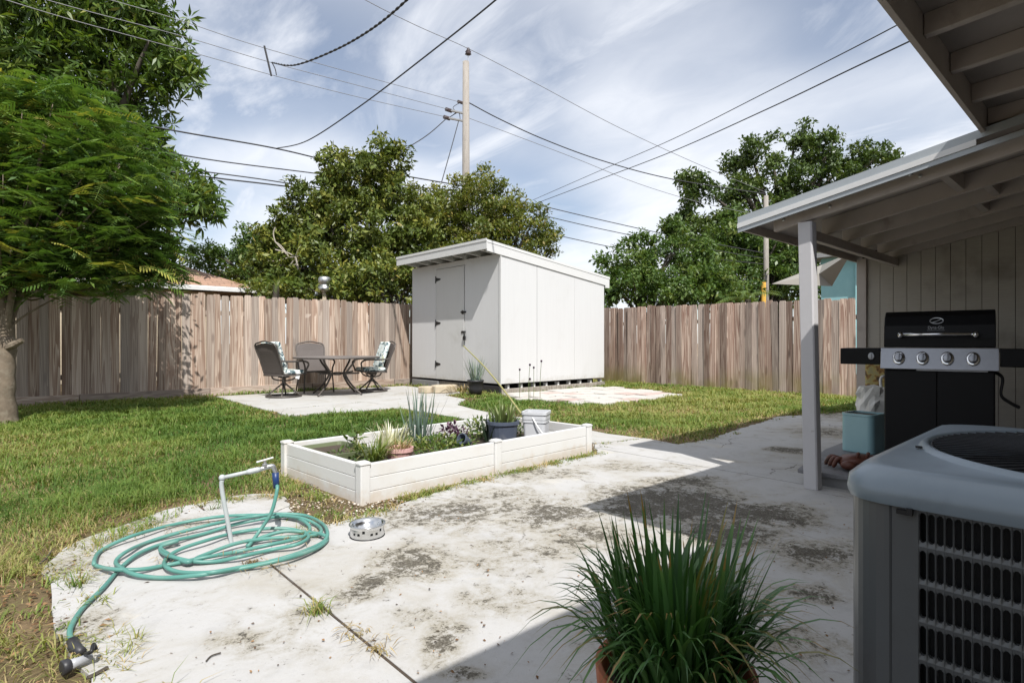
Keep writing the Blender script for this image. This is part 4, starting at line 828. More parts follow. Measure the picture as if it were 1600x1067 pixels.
# top cap: rounded square ring with a raised lip round a circular opening
cap = MB(); NQ = 112; RO = .394
def sq(s, r, k):
    out = []; h = s/2; c0 = h-r
    for i in range(NQ):
        a = 2*math.pi*(i+.5)/NQ; u, v = math.cos(a), math.sin(a); au, av = abs(u), abs(v); t = h/max(au, av)
        if au*t > c0 and av*t > c0:
            b = (au+av)*c0; t = b+math.sqrt(max(0, b*b-(2*c0*c0-r*r)))
        out.append((u*t, v*t))
    return out
rings = [(sq(AS+.014, .076, 0), AH-.048), (sq(AS+.024, .080, 0), AH-.036), (sq(AS+.018, .082, 0), AH-.010), (sq(AS-.026, .085, 0), AH+.013), (sq(AS-.066, .10, 0), AH+.017)]
ang = [math.atan2(p[1], p[0]) for p in rings[0][0]]
for rr_, z in ((RO+.022, AH+.015), (RO+.018, AH+.017), (RO+.012, AH+.026), (RO+.002, AH+.024), (RO, AH+.01), (RO-.002, AH-.1)):
    rings.append(([(rr_*math.cos(a), rr_*math.sin(a)) for a in ang], z))
V = [(x, y, z) for ring, z in rings for x, y in ring]
cap.add(V, [(i*NQ+k, i*NQ+(k+1) % NQ, (i+1)*NQ+(k+1) % NQ, (i+1)*NQ+k) for i in range(len(rings)-1) for k in range(NQ)])
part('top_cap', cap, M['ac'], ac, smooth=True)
gd = MB()
for k in range(84):
    a = 2*math.pi*k/84; pts = []
    for t in np.linspace(0, 1, 6):
        rr_ = .075+(RO-.006-.075)*t; aa = a+.55*(1-t)**1.3; pts.append((rr_*math.cos(aa), rr_*math.sin(aa), AH+.022+.014*(1-t*t)))
    gd.tube(pts, .0021, 4, False)
for rr_ in (.075, .17, .26, RO-.004):
    z = AH+.018+.014*(1-((rr_-.075)/(RO-.081))**2); gd.tube([(rr_*math.cos(a), rr_*math.sin(a), z) for a in np.linspace(0, 2*math.pi, 41)], .003, 4, False)
gd.lathe([(.0, AH+.03), (.078, AH+.032), (.075, AH+.04), (0, AH+.043)], 20); part('fan_guard', gd, M['guard'], ac, smooth=True)
part('motor', MB().lathe([(.07, AH-.16), (.075, AH-.02), (.02, AH+.02)], 16), M['black'], ac, smooth=True)
fb_ = MB()
for k in range(3):
    a = 2*math.pi*k/3; c_, s_ = math.cos(a), math.sin(a); q = [(.07, -.05, -.17), (.33, -.10, -.19), (.33, .10, -.13), (.07, .05, -.14)]
    V = [(x*c_-y*s_, x*s_+y*c_, AH+z) for x, y, z in q]; fb_.add(V+[(x, y, z-.004) for x, y, z in V], [(0, 1, 2, 3), (7, 6, 5, 4), (0, 4, 5, 1), (1, 5, 6, 2), (2, 6, 7, 3), (3, 7, 4, 0)])
for k in range(3): pass
part('fan', fb_, M['ac_shaded'], ac)
part('floor_shroud', MB().lathe([(.40, AH-.2), (.40, AH-.21)], 24), M['ac_shaded'], ac)
# ------------------------------------------------------------------ gas grill
gp = P(1464, 540, 3.96); gr = thing('gas_grill', 'black gas grill with closed lid and four-knob steel control panel', 'grill', (gp[0], gp[1], .10), TH-math.radians(90)-math.radians(39))
gr.scale = (.775, .9, 1.0)
# local x runs right, y goes away from the viewer, front panel at y=0
part('cabinet', MB().box((0, .27, .40), (.80, .50, .64)), M['blackgloss'], gr, bev=.006)
for s in (-1, 1): part('door', MB().box((s*.197, .011, .40), (.388, .02, .60)), M['blackgloss'], gr, bev=.004)
part('grease_rail', MB().box((.1, .0, .708), (.5, .02, .012)), M['steel'], gr)
part('firebox', MB().box((0, .27, .77), (.82, .48, .12)), M['blackgloss'], gr, bev=.005)
cp = part('control_panel', MB().add([(-.425, -.045, .712), (.425, -.045, .712), (.425, .0, .862), (-.425, .0, .862), (-.425, .06, .712), (.425, .06, .712), (.425, .06, .862), (-.425, .06, .862)],
    [(0, 1, 2, 3), (5, 4, 7, 6), (1, 5, 6, 2), (4, 0, 3, 7), (3, 2, 6, 7), (4, 5, 1, 0)]), M['steel'], gr, bev=.004)
tilt = math.atan2(.045, .15)
for k in range(4):
    x = -.282+k*.178; z = .788; y = -.0225
    bz = part('bezel', MB().lathe([(.047, 0), (.049, .006), (.040, .010)], 24), M['chrome'], cp, smooth=True, loc=(x, y, z), rot=(math.radians(90)-tilt, 0, 0))
    kb = MB().lathe([(.034, .008), (.033, .026), (.028, .036), (.0, .038)], 24); kb.box((0, 0, .04), (.014, .056, .022))
    part('knob', kb, M['steel'], cp, smooth=False, bev=.003, loc=(x, y, z), rot=(math.radians(90)-tilt, 0, 0))
for s, ln in ((-1, .33), (1, .33)):
    x0 = s*.43; sh = part('side_shelf', MB().box((x0+s*ln/2, .24, .845), (ln, .44, .025)), M['blackgloss'], gr, bev=.006)
    part('shelf_front', MB().box((x0+s*ln/2, .005, .797), (ln, .025, .118)), M['blackgloss'], gr, bev=.006)
nkb = MB().lathe([(.026, 0), (.026, .016), (.0, .018)], 18); nkb.box((0, 0, .022), (.01, .042, .014)); part('shelf_knob', nkb, M['steel'], gr, loc=(-.50, -.008, .80), rot=(math.radians(90), 0, 0), bev=.002)
prof = [(.03, .865), (.03, .93), (.045, 1.02), (.085, 1.09), (.15, 1.125), (.33, 1.13), (.47, 1.08), (.52, .98), (.52, .865)]
n = len(prof); V = []
for x in (-.405, .405): V += [(x, y, z) for y, z in prof]
lid = part('lid', MB().add(V, [tuple(range(n)), tuple(range(2*n-1, n-1, -1))]+[(i+n, (i+1) % n+n, (i+1) % n, i) for i in range(n)]), M['blackgloss'], gr, bev=.008)
hd = MB().tube([(-.27, -.028, .955), (0, -.032, .957), (.27, -.028, .955)], .0115, 10); part('lid_handle', hd, M['chrome'], lid, smooth=True)
for s in (-1, 1):
    e = MB().tube([(s*.27, -.04, .955), (s*.27, .045, .945)], [.02, .016], 10); part('handle_mount', e, M['chrome'], lid, smooth=True)
em = MB(); q = [(.048*math.cos(a), .0, .022*math.sin(a)) for a in np.linspace(0, 2*math.pi, 33)]; em.tube(q, .0042, 6, False)
q = cat_rom([(-.03, 0, -.012), (-.005, 0, -.004), (.02, 0, .006), (.036, 0, .014)], 5); em.tube(q, [.003]*len(q), 6)
sl_ = math.atan2(.015, .09)
part('emblem', em, M['galv'], lid, loc=(-.005, .054, 1.052), rot=(-.42, 0, 0))
tx = bpy.data.curves.new('lettering', 'FONT'); tx.body = 'Dyna-Glo'; tx.size = .03; tx.align_x = 'CENTER'; tx.extrude = .0006
tmp = bpy.data.objects.new('tmp', tx); COL.objects.link(tmp); dgm = bpy.context.evaluated_depsgraph_get(); tme = bpy.data.meshes.new_from_object(tmp.evaluated_get(dgm)); bpy.data.objects.remove(tmp)
to = bpy.data.objects.new('lettering', tme); COL.objects.link(to); tme.materials.clear(); tme.materials.append(M['greyplastic']); to.parent = lid; WM[to.name] = WM[gr.name]; to.location = (-.01, .0385, .995); to.rotation_euler = (math.radians(90)-.17, 0, 0)
part('lettering_rule', MB().box((0, 0, 0), (.13, .001, .002)), M['greyplastic'], lid, loc=(-.01, .0355, .985), rot=(-.17, 0, 0))
tx2 = MB()
for k in range(6): tx2.box((0, 0, -.011*k), (.034-.006*(k % 3), .001, .004))
part('warning_print', tx2, M['greyplastic'], cp, loc=(-.368, -.0125, .815), rot=(-tilt, 0, 0))
part('hose', MB().tube(cat_rom([(.40, .12, .70), (.45, .10, .66), (.44, .08, .55), (.50, .1, .50), (.56, .12, .47)], 6), .012, 6), M['black'], gr, smooth=True)
for sx in (-.36, .36):
    for sy in (.06, .48): part('caster', MB().tube([(sx-.012, sy, .04), (sx+.012, sy, .04)], .04, 12), M['black'], gr)
# ------------------------------------------------------------------ things on the porch step
b = (5.33, 1.56, .10); pq = thing('planter', 'square aqua glazed planter with rounded corners on the porch platform', 'planter', b, math.radians(-8))
part('pot', MB().rrect(.25, .25, .045, 0, .30, 6), M['aqua'], pq, bev=.008)
rim_o = rr_poly(.256, .256, .047, 6); rim_i = rr_poly(.225, .225, .035, 6); m_ = len(rim_o)
rm = MB().add([(x, y, z) for z in (.30, .318) for x, y in rim_o]+[(x, y, z) for z in (.30, .318) for x, y in rim_i],
     [(k, (k+1) % m_, m_+(k+1) % m_, m_+k) for k in range(m_)]+[(m_+k, m_+(k+1) % m_, 3*m_+(k+1) % m_, 3*m_+k) for k in range(m_)]+[(3*m_+k, 3*m_+(k+1) % m_, 2*m_+(k+1) % m_, 2*m_+k) for k in range(m_)])
part('rim', rm, M['aqua'], pq); part('soil', MB().rrect(.222, .222, .03, .30, .304, 6), M['soil'], pq)
b = (5.86, 1.63, .10); bg_ = thing('plastic_bag', 'tall crumpled white plastic tub bag with loop handle behind the aqua planter', 'bag', b)
r = np.random.RandomState(9); mb = MB(); n = 20; m = 10
for i in range(m):
    t = i/(m-1)
    for k in range(n):
        a = 2*math.pi*k/n; q = 1+.07*r.randn()*(.3+t)+.05*math.sin(5*a+t*7); rr_ = .145*(1-.12*abs(t-.5)); mb.V.append((rr_*q*math.cos(a), rr_*q*math.sin(a)*.9, .50*t+.012*r.randn()*(i > 0)))
for i in range(m-1):
    for k in range(n): mb.F.append((i*n+k, i*n+(k+1) % n, (i+1)*n+(k+1) % n, (i+1)*n+k))
mb.F.append(tuple((m-1)*n+k for k in range(n))); part('sack', mb, M['bag'], bg_)
part('loop_handle', MB().tube(cat_rom([(-.02, -.06, .49), (0, -.05, .57), (.03, -.07, .60), (.09, -.12, .56), (.12, -.14, .50)], 6), .012, 6), M['bag'], bg_, smooth=True)
for z0, x0 in ((.42, -.02), (.33, -.02), (.25, -.02)): part('fold', MB().tube([(x0-.06, -.145, z0), (x0+.07-.06, -.152, z0-.09)], .006, 5), M['tag'], bg_)
single('cushion_sack', MB().rrect(.16, .30, .05, .1, .80, 4, (6.30, 1.67)), M['mottle'], 'mottled ochre and brown sack against the siding behind the grill', 'sack', (6.30, 1.67, .1), bev=.02)
b = (4.54, 1.37, .10); cr = thing('crab_ornament', 'rust-brown glazed crab ornament lying on the grey porch platform', 'ornament', b, TH-math.radians(90))
part('shell', MB().ell((0, 0, .055), (.135, .10, .055), 16, 8), M['rust'], cr, smooth=True)
for s in (-1, 1):
    part('claw', MB().ell((s*.10, -.07, .04), (.055, .032, .032), 10, 6, Matrix.Rotation(s*.5, 3, 'Z')), M['rust'], cr, smooth=True)
    part('pincer', MB().ell((s*.05, -.105, .035), (.032, .016, .018), 8, 5, Matrix.Rotation(-s*.4, 3, 'Z')), M['rust'], cr, smooth=True)
    part('eye', MB().tube([(s*.03, -.055, .085), (s*.035, -.07, .118)], .009, 6).ell((s*.035, -.072, .122), (.013, .013, .013), 8, 5), M['rust'], cr, smooth=True)
    for k in range(3):
        part('leg', MB().tube(cat_rom([(s*.08, -.01+k*.035, .05), (s*.135, .0+k*.045, .075), (s*.165, .01+k*.05, .01)], 4), [.016]*8+[.008], 6), M['rust'], cr, smooth=True)
# ------------------------------------------------------------------ raised bed
BR = math.radians(3.4); B0 = G(567, 783); BL, BW, BH = 2.32, 1.10, .245
bed = thing('raised_bed', 'white vinyl raised garden bed with square posts on patio edge', 'raised bed', (B0[0], B0[1], -.03), BR)
def bw(lx, ly, z=0):
    v = WM[bed.name] @ Vector((lx, ly, z)); return (v.x, v.y, v.z)
for (x, y) in ((0, 0), (BL/2, 0), (BL, 0), (0, BW), (BL/2, BW), (BL, BW)):
    p = part('post', MB().rrect(.07, .07, .008, -.05, BH+.02, 2, (x, y)), M['vinyl'], bed)
    part('post_cap', MB().rrect(.08, .08, .01, BH+.02, BH+.030, 2, (x, y)).rrect(.066, .066, .01, BH+.030, BH+.036, 2, (x, y)), M['vinyl'], p)
for k in range(3):
    z = .0+k*.088+.043
    for y in (0, BW):
        for x in (BL/4, 3*BL/4): part('board', MB().box((x, y, z), (BL/2-.072, .036, .0865)), M['vinyl'], bed, bev=.004)
    for x in (0, BL): part('board', MB().box((x, BW/2, z), (.036, BW-.072, .0865)), M['vinyl'], bed, bev=.004)
part('soil', MB().box((BL/2, BW/2, .06), (BL-.05, BW-.05, .12)), M['soil'], bed)
def blades_obj(label, name, cat, loc, n, h, w, spread, mat, seed, lean=.35, curve=.25, base=.04, group=None, parent=None, tmax=.85, nv=8, part_name='leaf', tlo=0., thick=False):
    """clump of strap leaves, every leaf a part"""
    r = np.random.RandomState(seed); t = thing(name, label, cat, loc, 0, group) if parent is None else parent; ms = []
    for k in range(nv):
        L = 1.0; seg = 7; V = []; le = lean*(.25+r.rand()*1.1); cv = curve*(.3+r.rand()*1.2)
        for i in range(seg):
            q = i/(seg-1); x = le*q+cv*q*q*.4; z = q*(1-.25*le*q)-cv*.75*q**2.4
            ww = .5*w/h*(1-(q**2.2))*(.75+.5*min(1, q*4)) if i < seg-1 else 0.0004
            V += [(x, -ww, z+.18*ww), (x, 0, z-.12*ww), (x, ww, z+.18*ww)]
        V = np.array(V); lo = []; 
        for i in range(seg-1):
            for c in range(2): a = i*3+c; lo.append((a, a+1, a+4, a+3))
        lo = np.array(lo); tt = np.clip(tlo+(tmax-tlo)*(.15+.8*r.rand())+np.repeat(np.linspace(-.05, .12, seg), 3), 0, 1)
        if r.rand() < .18: tt[-6:] = .97
        me = fast_mesh(part_name, V, lo.ravel(), np.arange(len(lo))*4, tt, True); me.materials.append(M[mat]); ms.append(me)
    for k in range(n):
        a = r.rand()*2*math.pi; q = r.rand()**.5*base; s = h*(.55+.5*r.rand()); o = bpy.data.objects.new(part_name, ms[r.randint(nv)]); COL.objects.link(o); o.parent = t
        o.location = (q*math.cos(a), q*math.sin(a), 0); o.rotation_euler = (0, (r.rand()-.35)*spread*.6*q/base, a+r.randn()*.6); o.scale = (s, s, s)
    return t
def lw(lx, ly, z=.12): return bw(lx, ly, z)
# contents, bed coordinates from pixels at soil height
def bp(px, py, z=.09): return tuple(G(px, py, z))
tr = bp(545, 690, .17); trg = thing('planter_tray', 'long olive green plastic planter trough inside the left end of bed', 'planter', bw(.25, .79, .11), BR)
oo = rr_poly(.36, .52, .04, 3); ii = rr_poly(.32, .48, .03, 3); q_ = len(oo)
part('trough', MB().add([(x*.92, y*.92, 0) for x, y in oo]+[(x, y, .125) for x, y in oo]+[(x, y, .125) for x, y in ii]+[(x*.95, y*.95, .09) for x, y in ii],
   [tuple(range(q_-1, -1, -1))]+[(j*q_+k, j*q_+(k+1) % q_, (j+1)*q_+(k+1) % q_, (j+1)*q_+k) for j in range(3) for k in range(q_)]+[tuple(range(3*q_, 4*q_))]), M['olive'], trg)
part('soil', MB().rrect(.30, .45, .03, .09, .10, 3), M['soil'], trg)
blades_obj('tall clump of blue-green onion-like leaves standing in the raised bed', 'leek_plant', 'plant', bp(655, 694, .09), 40, .58, .015, .8, 'agave', 41, .26, .06, .10)
blades_obj('drooping yellow-green grassy clump near the bed front corner', 'grassy_plant', 'plant', bp(583, 722, .10), 150, .30, .010, .8, 'weed', 42, .5, .65, .07, tlo=.4, tmax=1.)
blades_obj('clump of pale whitish stems in the raised bed behind the pink pot', 'pale_plant', 'plant', bp(612, 700, .09), 80, .28, .014, .7, 'aloe', 43, .4, .16, .12, tlo=.75, tmax=1.)
pk_ = bp(624, 722, .055); pp_ = thing('flower_pot', 'faded pink pot holding dry grass inside the raised bed', 'pot', pk_)
part('pot', MB().lathe([(.075, 0), (.105, .09), (.112, .09), (.112, .12), (.098, .12), (.094, .09), (0, .088)], 20), M['pinkpot'], pp_, smooth=False)
dg = blades_obj('', 'x', '', (0, 0, 0), 70, .15, .006, .9, 'dry', 44, .6, .4, .08, parent=pp_)
for o in list(pp_.children):
    if o.name.startswith('leaf'): o.location.z = .09
def leafy(label, name, loc, n, rad, h, L, wd, mat, seed, cat='plant', kind=None, tl=0., th=1.):
    r = np.random.RandomState(seed); q = nrm(r.randn(n, 3))*(r.rand(n, 1)**.45); p = q*np.array([rad, rad, h*.5])+np.array([0, 0, h*.5]); d = nrm(q+r.randn(n, 3)*.5+np.array([0, 0, .2])); nn = nrm(r.randn(n, 3)*.5+np.array([0, 0, 1.2]))
    Ls = L*(.6+.7*r.rand(n)); t = thing(name, label, cat, loc) if kind is None else None
    me = leaf_mesh('foliage', p, d, nn, Ls, Ls*wd, tl+(th-tl)*r.rand(n)*.95)
    if t is None:
        o = link(name, me, M[mat], None, loc=loc); return props(o, label, cat, None, kind)
    link('foliage', me, M[mat], t); sm = MB()
    for i in range(0, n, max(1, n//10)): sm.tube([(0, 0, 0), tuple(p[i]*[.5, .5, .6]), tuple(p[i])], .003, 4)
    part('stem', sm, M['weedstem'], t); return t
leafy('upright bright green leafy sprout beside the olive trough', 'leafy_plant', bp(556, 716, .1), 26, .07, .34, .06, .75, 'weed', 45, tl=.2, th=.7)
leafy('small climbing leaves around the pale stems in the bed', 'leafy_plant', bp(618, 690, .1), 26, .16, .30, .045, .8, 'weed', 46, tl=.2, th=.6)
leafy('low purple-leaved clump in the middle of the raised bed', 'purple_plant', bp(706, 692, .09), 140, .13, .17, .05, .5, 'purple', 47)
blades_obj('dark purple spiky plant left of the tilted blue pot', 'spiky_plant', 'plant', bp(722, 694, .09), 16, .20, .03, .8, 'purple', 48, .4, .2, .03)
leafy('spreading green weeds between the purple plant and black pot', 'weed_patch', bp(752, 684, .09), 320, .20, .20, .045, .5, 'weed', 49, tl=.1, th=.8)
leafy('low green ground cover along the front inside of raised bed', 'ground_cover', bp(680, 704, .09), 700, .36, .10, .045, .5, 'weed', 50, kind='stuff', tl=.1, th=.9)
leafy('green weeds in the front corner of bed by the trough', 'weed_patch', bp(548, 726, .09), 220, .18, .13, .04, .4, 'weed', 51, tl=.05, th=.6)
leafy('green weeds tucked between the black pot and the bucket', 'weed_patch', bp(806, 680, .09), 120, .10, .16, .04, .5, 'weed', 52, tl=.1, th=.6)
tp = bp(733, 697, .12); tpt = thing('flower_pot', 'empty blue-black pot tipped on its side in the bed', 'pot', tp, .5)
part('pot', MB().lathe([(.03, 0), (.048, .09), (.053, .09), (.053, .105), (.045, .105), (.03, .01), (0, .01)], 18), M['bluepot'], tpt, rot=(math.radians(-65), 0, math.radians(70)), loc=(0, 0, .03))
ap = bp(786, 691, .09); apt = thing('flower_pot', 'blue-black nursery pot holding the pale-tipped upright plant in bed', 'pot', ap)
part('pot', MB().lathe([(.115, 0), (.138, .17), (.15, .17), (.15, .20), (.135, .20), (.13, .17), (0, .168)], 22), M['bluepot'], apt, smooth=False)
part('soil', MB().lathe([(.128, .168), (.128, .172)], 16), M['soil'], apt)
blades_obj('upright plant with thick green leaves and whitish tips in blue-black pot', 'upright_plant', 'plant', (ap[0], ap[1], ap[2]+.17), 52, .23, .024, .9, 'aloe', 53, .38, .04, .11, tlo=.1, tmax=.9)
blades_obj('dark green spiky leaves leaning left of the blue-black pot', 'spiky_plant', 'plant', bp(764, 690, .1), 13, .26, .030, .9, 'darkleaf', 54, .6, .05, .04)
bk = bp(838, 688, .09); bkt = thing('bucket', 'white square plastic bucket with wire handle at the bed right end', 'bucket', bk, BR+.5)
def frus(s0, s1, z0, z1, rr0=.03):
    a = rr_poly(s0, s0, rr0, 4); b_ = rr_poly(s1, s1, rr0, 4); n = len(a)
    return ([(x, y, z0) for x, y in a]+[(x, y, z1) for x, y in b_], [(k, (k+1) % n, n+(k+1) % n, n+k) for k in range(n)], n)
mb = MB(); v, f, n_ = frus(.195, .215, 0, .20); mb.add(v, f+[tuple(range(n_-1, -1, -1))])
part('tub', mb, M['bucket'], bkt)
mb = MB()
for s0, s1, z0, z1 in ((.225, .225, .178, .20), (.216, .226, .20, .205), (.226, .226, .205, .25), (.24, .24, .25, .275)): v, f, n_ = frus(s0, s1, z0, z1); mb.add(v, f)
v, f, n_ = frus(.226, .24, .25, .25); mb.add(v, f); v, f, n_ = frus(.24, .208, .275, .275); mb.add(v, f); v, f, n_ = frus(.19, .208, .05, .275); mb.add(v, [q[::-1] for q in f]+[tuple(range(n_))])
part('rim', mb, M['bucket'], bkt)
part('handle', MB().tube(cat_rom([(-.113, .01, .225), (-.13, -.05, .14), (-.12, -.12, .05), (-.02, -.145, .0)], 6), .006, 6), M['tag'], bkt, smooth=True)
# long stalk
s0 = P(815, 647, 5.45); s1 = P(724, 540, 6.3)
single('plant_stalk', MB().tube(cat_rom([s0, P(790, 613, 5.65), P(757, 573, 5.95), s1], 6), list(np.linspace(.010, .006, 19)), 8), M['stem'], 'long yellow-green stalk leaning across in front of the shed', 'stalk', tuple(s0), smooth=True)
# ------------------------------------------------------------------ by the shed
sp = G(743, 617); spt = thing('flower_pot', 'black plastic pot on the ground by the shed front corner', 'pot', tuple(sp))
part('pot', MB().lathe([(.105, 0), (.15, .13), (.145, .25), (.16, .255), (.16, .29), (.14, .29), (.135, .24), (0, .235)], 20), M['blackpot'], spt, smooth=True)
blades_obj('spiky blue-green leek-like plant in the black pot by the shed', 'leek_plant', 'plant', (sp[0], sp[1], .235), 58, .60, .017, .7, 'agave', 61, .32, .08, .11, tmax=.9)
ds = G(722, 615); blades_obj('dry tan stalks flopped around the black pot by shed', 'dry_plant', 'plant', tuple(ds), 30, .42, .02, 1.0, 'dry', 62, .5, .7, .16)
st_ = G(696, 613); r = np.random.RandomState(8); mb = MB()
stn = thing('stepping_stone', 'rough tan stone block laid before the shed door', 'stone', tuple(st_), .2)
for (x, y, sx, sy, h) in ((0, 0, .55, .42, .15), (-.30, .24, .34, .30, .13)):
    part('stone', MB().prism([(x+sx/2*math.cos(a)*(1+.12*r.randn()), y+sy/2*math.sin(a)*(1+.1*r.randn())) for a in np.linspace(0, 2*math.pi, 9)[:-1]], 0, h), M['stone'], stn, bev=.02)
for px, py, hh, c, lb in ((812, 623, .52, 0, 'leftmost thin weed with a dark seed head before the shed side'), (826, 627, .62, 1, 'second thin seed-headed weed from the left before the shed side'), (834, 622, .55, 0, 'thin weed with dark seed head just left of the tallest one by shed'), (844, 626, .68, 1, 'tallest and rightmost thin weed with seed head before the shed side'), (828, 630, .4, 0, 'shortest thin weed with seed head among those before the shed side')):
    b = G(px, py); t = thing('flower_weed', lb, 'weed', tuple(b), group='seed-headed weeds by the shed')
    q = cat_rom([(0, 0, 0), (.01, .01, hh*.5), (.0+.03*c, .0, hh)], 4); part('stem', MB().tube(q, .004, 4), M['weedstem'], t)
    hd_ = MB().ell(tuple(q[-1]), (.02, .02, .022), 6, 4); part('seed_head', hd_, M['purple'], t)
leafy('thin leafy vine sprig beside the shed corner near stalk', 'leafy_plant', tuple(G(785, 612)), 16, .22, .75, .06, .6, 'weed', 63, tl=.2, th=.7)
# ------------------------------------------------------------------ patio furniture
TC = (4.86, 10.45, 0)
tb = thing('patio_table', 'round bronze metal patio table with curved legs on the concrete pad', 'table', TC)
part('tabletop', MB().lathe([(.0, .70), (.78, .702), (.80, .705), (.80, .725), (.78, .73), (.02, .728)], 40), M['tabletop'], tb)
part('rim', MB().tube([(.795*math.cos(a), .795*math.sin(a), .712) for a in np.linspace(0, 2*math.pi, 49)], .016, 6, False), M['bronze'], tb, smooth=True)
for k in range(4):
    a = math.radians(28+90*k); c_, s_ = math.cos(a), math.sin(a)
    q = cat_rom([(.42*c_, .42*s_, .70), (.36*c_, .36*s_, .60), (.22*c_, .22*s_, .44), (.20*c_, .20*s_, .36), (.34*c_, .34*s_, .18), (.56*c_, .56*s_, .01)], 5); part('leg', MB().tube(q, .019, 7), M['bronze'], tb, smooth=True)
    part('brace', MB().tube([(.06*c_, .06*s_, .40), (.50*c_, .50*s_, .42)], .016, 6), M['bronze'], tb)
part('hub', MB().lathe([(.07, .37), (.08, .40), (.07, .43)], 14), M['bronze'], tb)
# chairs: local +x is where the sitter looks
def make_chair(name, label, loc, rz, swivel=True, group='patio chairs around the round table'):
    t = thing(name, label, 'chair', loc, rz, group); w = .27
    part('seat', MB().box((.02, 0, .415), (.50, .52, .012)), M['sling'], t)
    fr_ = MB().tube(cat_rom([(.28, -w, .42), (.0, -w, .41), (-.22, -w, .40)], 3), .014, 6).tube(cat_rom([(.28, w, .42), (.0, w, .41), (-.22, w, .40)], 3), .014, 6).tube([(.28, -w, .42), (.28, w, .42)], .014, 6).tube([(-.22, -w, .4), (-.22, w, .4)], .014, 6)
    part('seat_frame', fr_, M['bronze'], t, smooth=True)
    bx = lambda z: -.20-.17*(z-.40)/.55-(.03*((z-.4)/.55)**2)
    V = [(bx(z), y*(1+.06*(z-.4)), z+(.05*math.cos(y/w*1.5) if z > .93 else 0)) for z in np.linspace(.42, .94, 6) for y in np.linspace(-w, w, 7)]
    part('backrest', MB().add(V, [(i*7+k, i*7+k+1, (i+1)*7+k+1, (i+1)*7+k) for i in range(5) for k in range(6)]), M['sling'], t)
    bf = MB().tube(cat_rom([(bx(z), y, zz) for (z, y, zz) in ((.40, -w, .40), (.68, -w*1.01, .68), (.94, -w*1.03, .94), (.98, -w*.5, 1.0), (.99, 0, 1.02), (.98, w*.5, 1.0), (.94, w*1.03, .94), (.68, w*1.01, .68), (.40, w, .40))], 5), .015, 6)
    part('back_frame', bf, M['bronze'], t, smooth=True)
    for s in (-1, 1):
        q = cat_rom([(bx(.68), s*w, .67), (-.08, s*(w+.03), .655), (.20, s*(w+.035), .655), (.31, s*(w+.03), .60), (.29, s*w, .50), (.26, s*w, .42)], 6); part('arm', MB().tube(q, .017, 6), M['bronze'], t, smooth=True)
    if swivel:
        part('ring_base', MB().tube([(.30*math.cos(a), .30*math.sin(a), .018) for a in np.linspace(0, 2*math.pi, 33)], .018, 6, False), M['bronze'], t, smooth=True)
        for k in range(4):
            a = math.radians(45+90*k); part('base_leg', MB().tube(cat_rom([(0, 0, .27), (.10*math.cos(a), .10*math.sin(a), .18), (.30*math.cos(a), .30*math.sin(a), .02)], 4), .016, 6), M['bronze'], t, smooth=True)
        part('swivel_post', MB().lathe([(.035, .20), (.035, .34), (.10, .36), (.10, .40)], 12), M['bronze'], t)
        for s in (-1, 1): part('spring', MB().tube(cat_rom([(-.15, s*.15, .40), (-.12, s*.13, .33), (.0, s*.07, .30), (.12, s*.13, .33), (.18, s*.16, .40)], 4), .014, 6), M['bronze'], t, smooth=True)
    else:
        for s in (-1, 1):
            part('leg', MB().tube([(.26, s*w, .42), (.30, s*(w+.02), 0)], .016, 6), M['bronze'], t, smooth=True)
            part('leg', MB().tube([(-.20, s*w, .42), (-.34, s*(w+.02), 0)], .016, 6), M['bronze'], t, smooth=True)
    return t
def cushion(label, loc, rz, tag=False):
    t = thing('chair_cushion', label, 'cushion', loc, rz, 'floral cushions on the swivel chairs')
    part('seat_pad', MB().box((.03, 0, .46), (.48, .50, .075)), M['floral'], t, bev=.03, seg=3, smooth=False)
    a = Matrix.Rotation(-.32, 3, 'Y'); part('back_pad', MB().box((-.205, 0, .755), (.075, .48, .54), M=a), M['floral'], t, bev=.03, seg=3)
    if tag: part('hang_tag', MB().box((.10, -.265, .40), (.085, .004, .13), M=Matrix.Rotation(.3, 3, 'Y')), M['tag'], t)
c1 = (3.90, 10.62, 0); a1 = math.radians(18)
make_chair('patio_chair', 'cushioned swivel patio chair left of the table, its back toward us', c1, a1); cushion('floral aqua cushion with white hang tag on the left swivel chair', c1, a1, True)
c2 = (5.68, 10.60, 0); a2 = math.radians(170)
make_chair('patio_chair', 'cushioned swivel patio chair between the round table and shed', c2, a2); cushion('floral aqua cushion on the swivel chair nearest the shed', c2, a2)
make_chair('patio_chair', 'dark bare sling chair without cushion behind the patio table', (4.78, 11.30, 0), math.radians(-98), False)
# ------------------------------------------------------------------ tap, hose, bowl
sb = G(361, 850); stp_ = thing('standpipe', 'grey bent water pipe with tap rising from the patio', 'standpipe', (sb[0], sb[1], 0))
t1 = P(347, 746, 2.82); t2 = P(428, 728, 2.95); o3 = np.array([sb[0], sb[1], 0.])
part('riser', MB().tube(cat_rom([(0, 0, -.05), (0, 0, .02), tuple((t1-o3)*[1, 1, .8]), tuple(t1-o3-[0, 0, .012])], 5), .0105, 10), M['pvc'], stp_, smooth=True)
part('elbow', MB().ell(tuple(t1-o3), (.016, .016, .016), 10, 7), M['pvc'], stp_, smooth=True)
u = t2-t1
part('arm_pipe', MB().tube([tuple(t1-o3), tuple(t1+u*.72-o3)], .0095, 10), M['pvc'], stp_, smooth=True)
part('coupling', MB().tube([tuple(t1+u*.45-o3), tuple(t1+u*.52-o3), tuple(t1+u*.68-o3), tuple(t1+u*.74-o3)], [.0095, .014, .014, .0105], 10), M['pvc'], stp_, smooth=True)
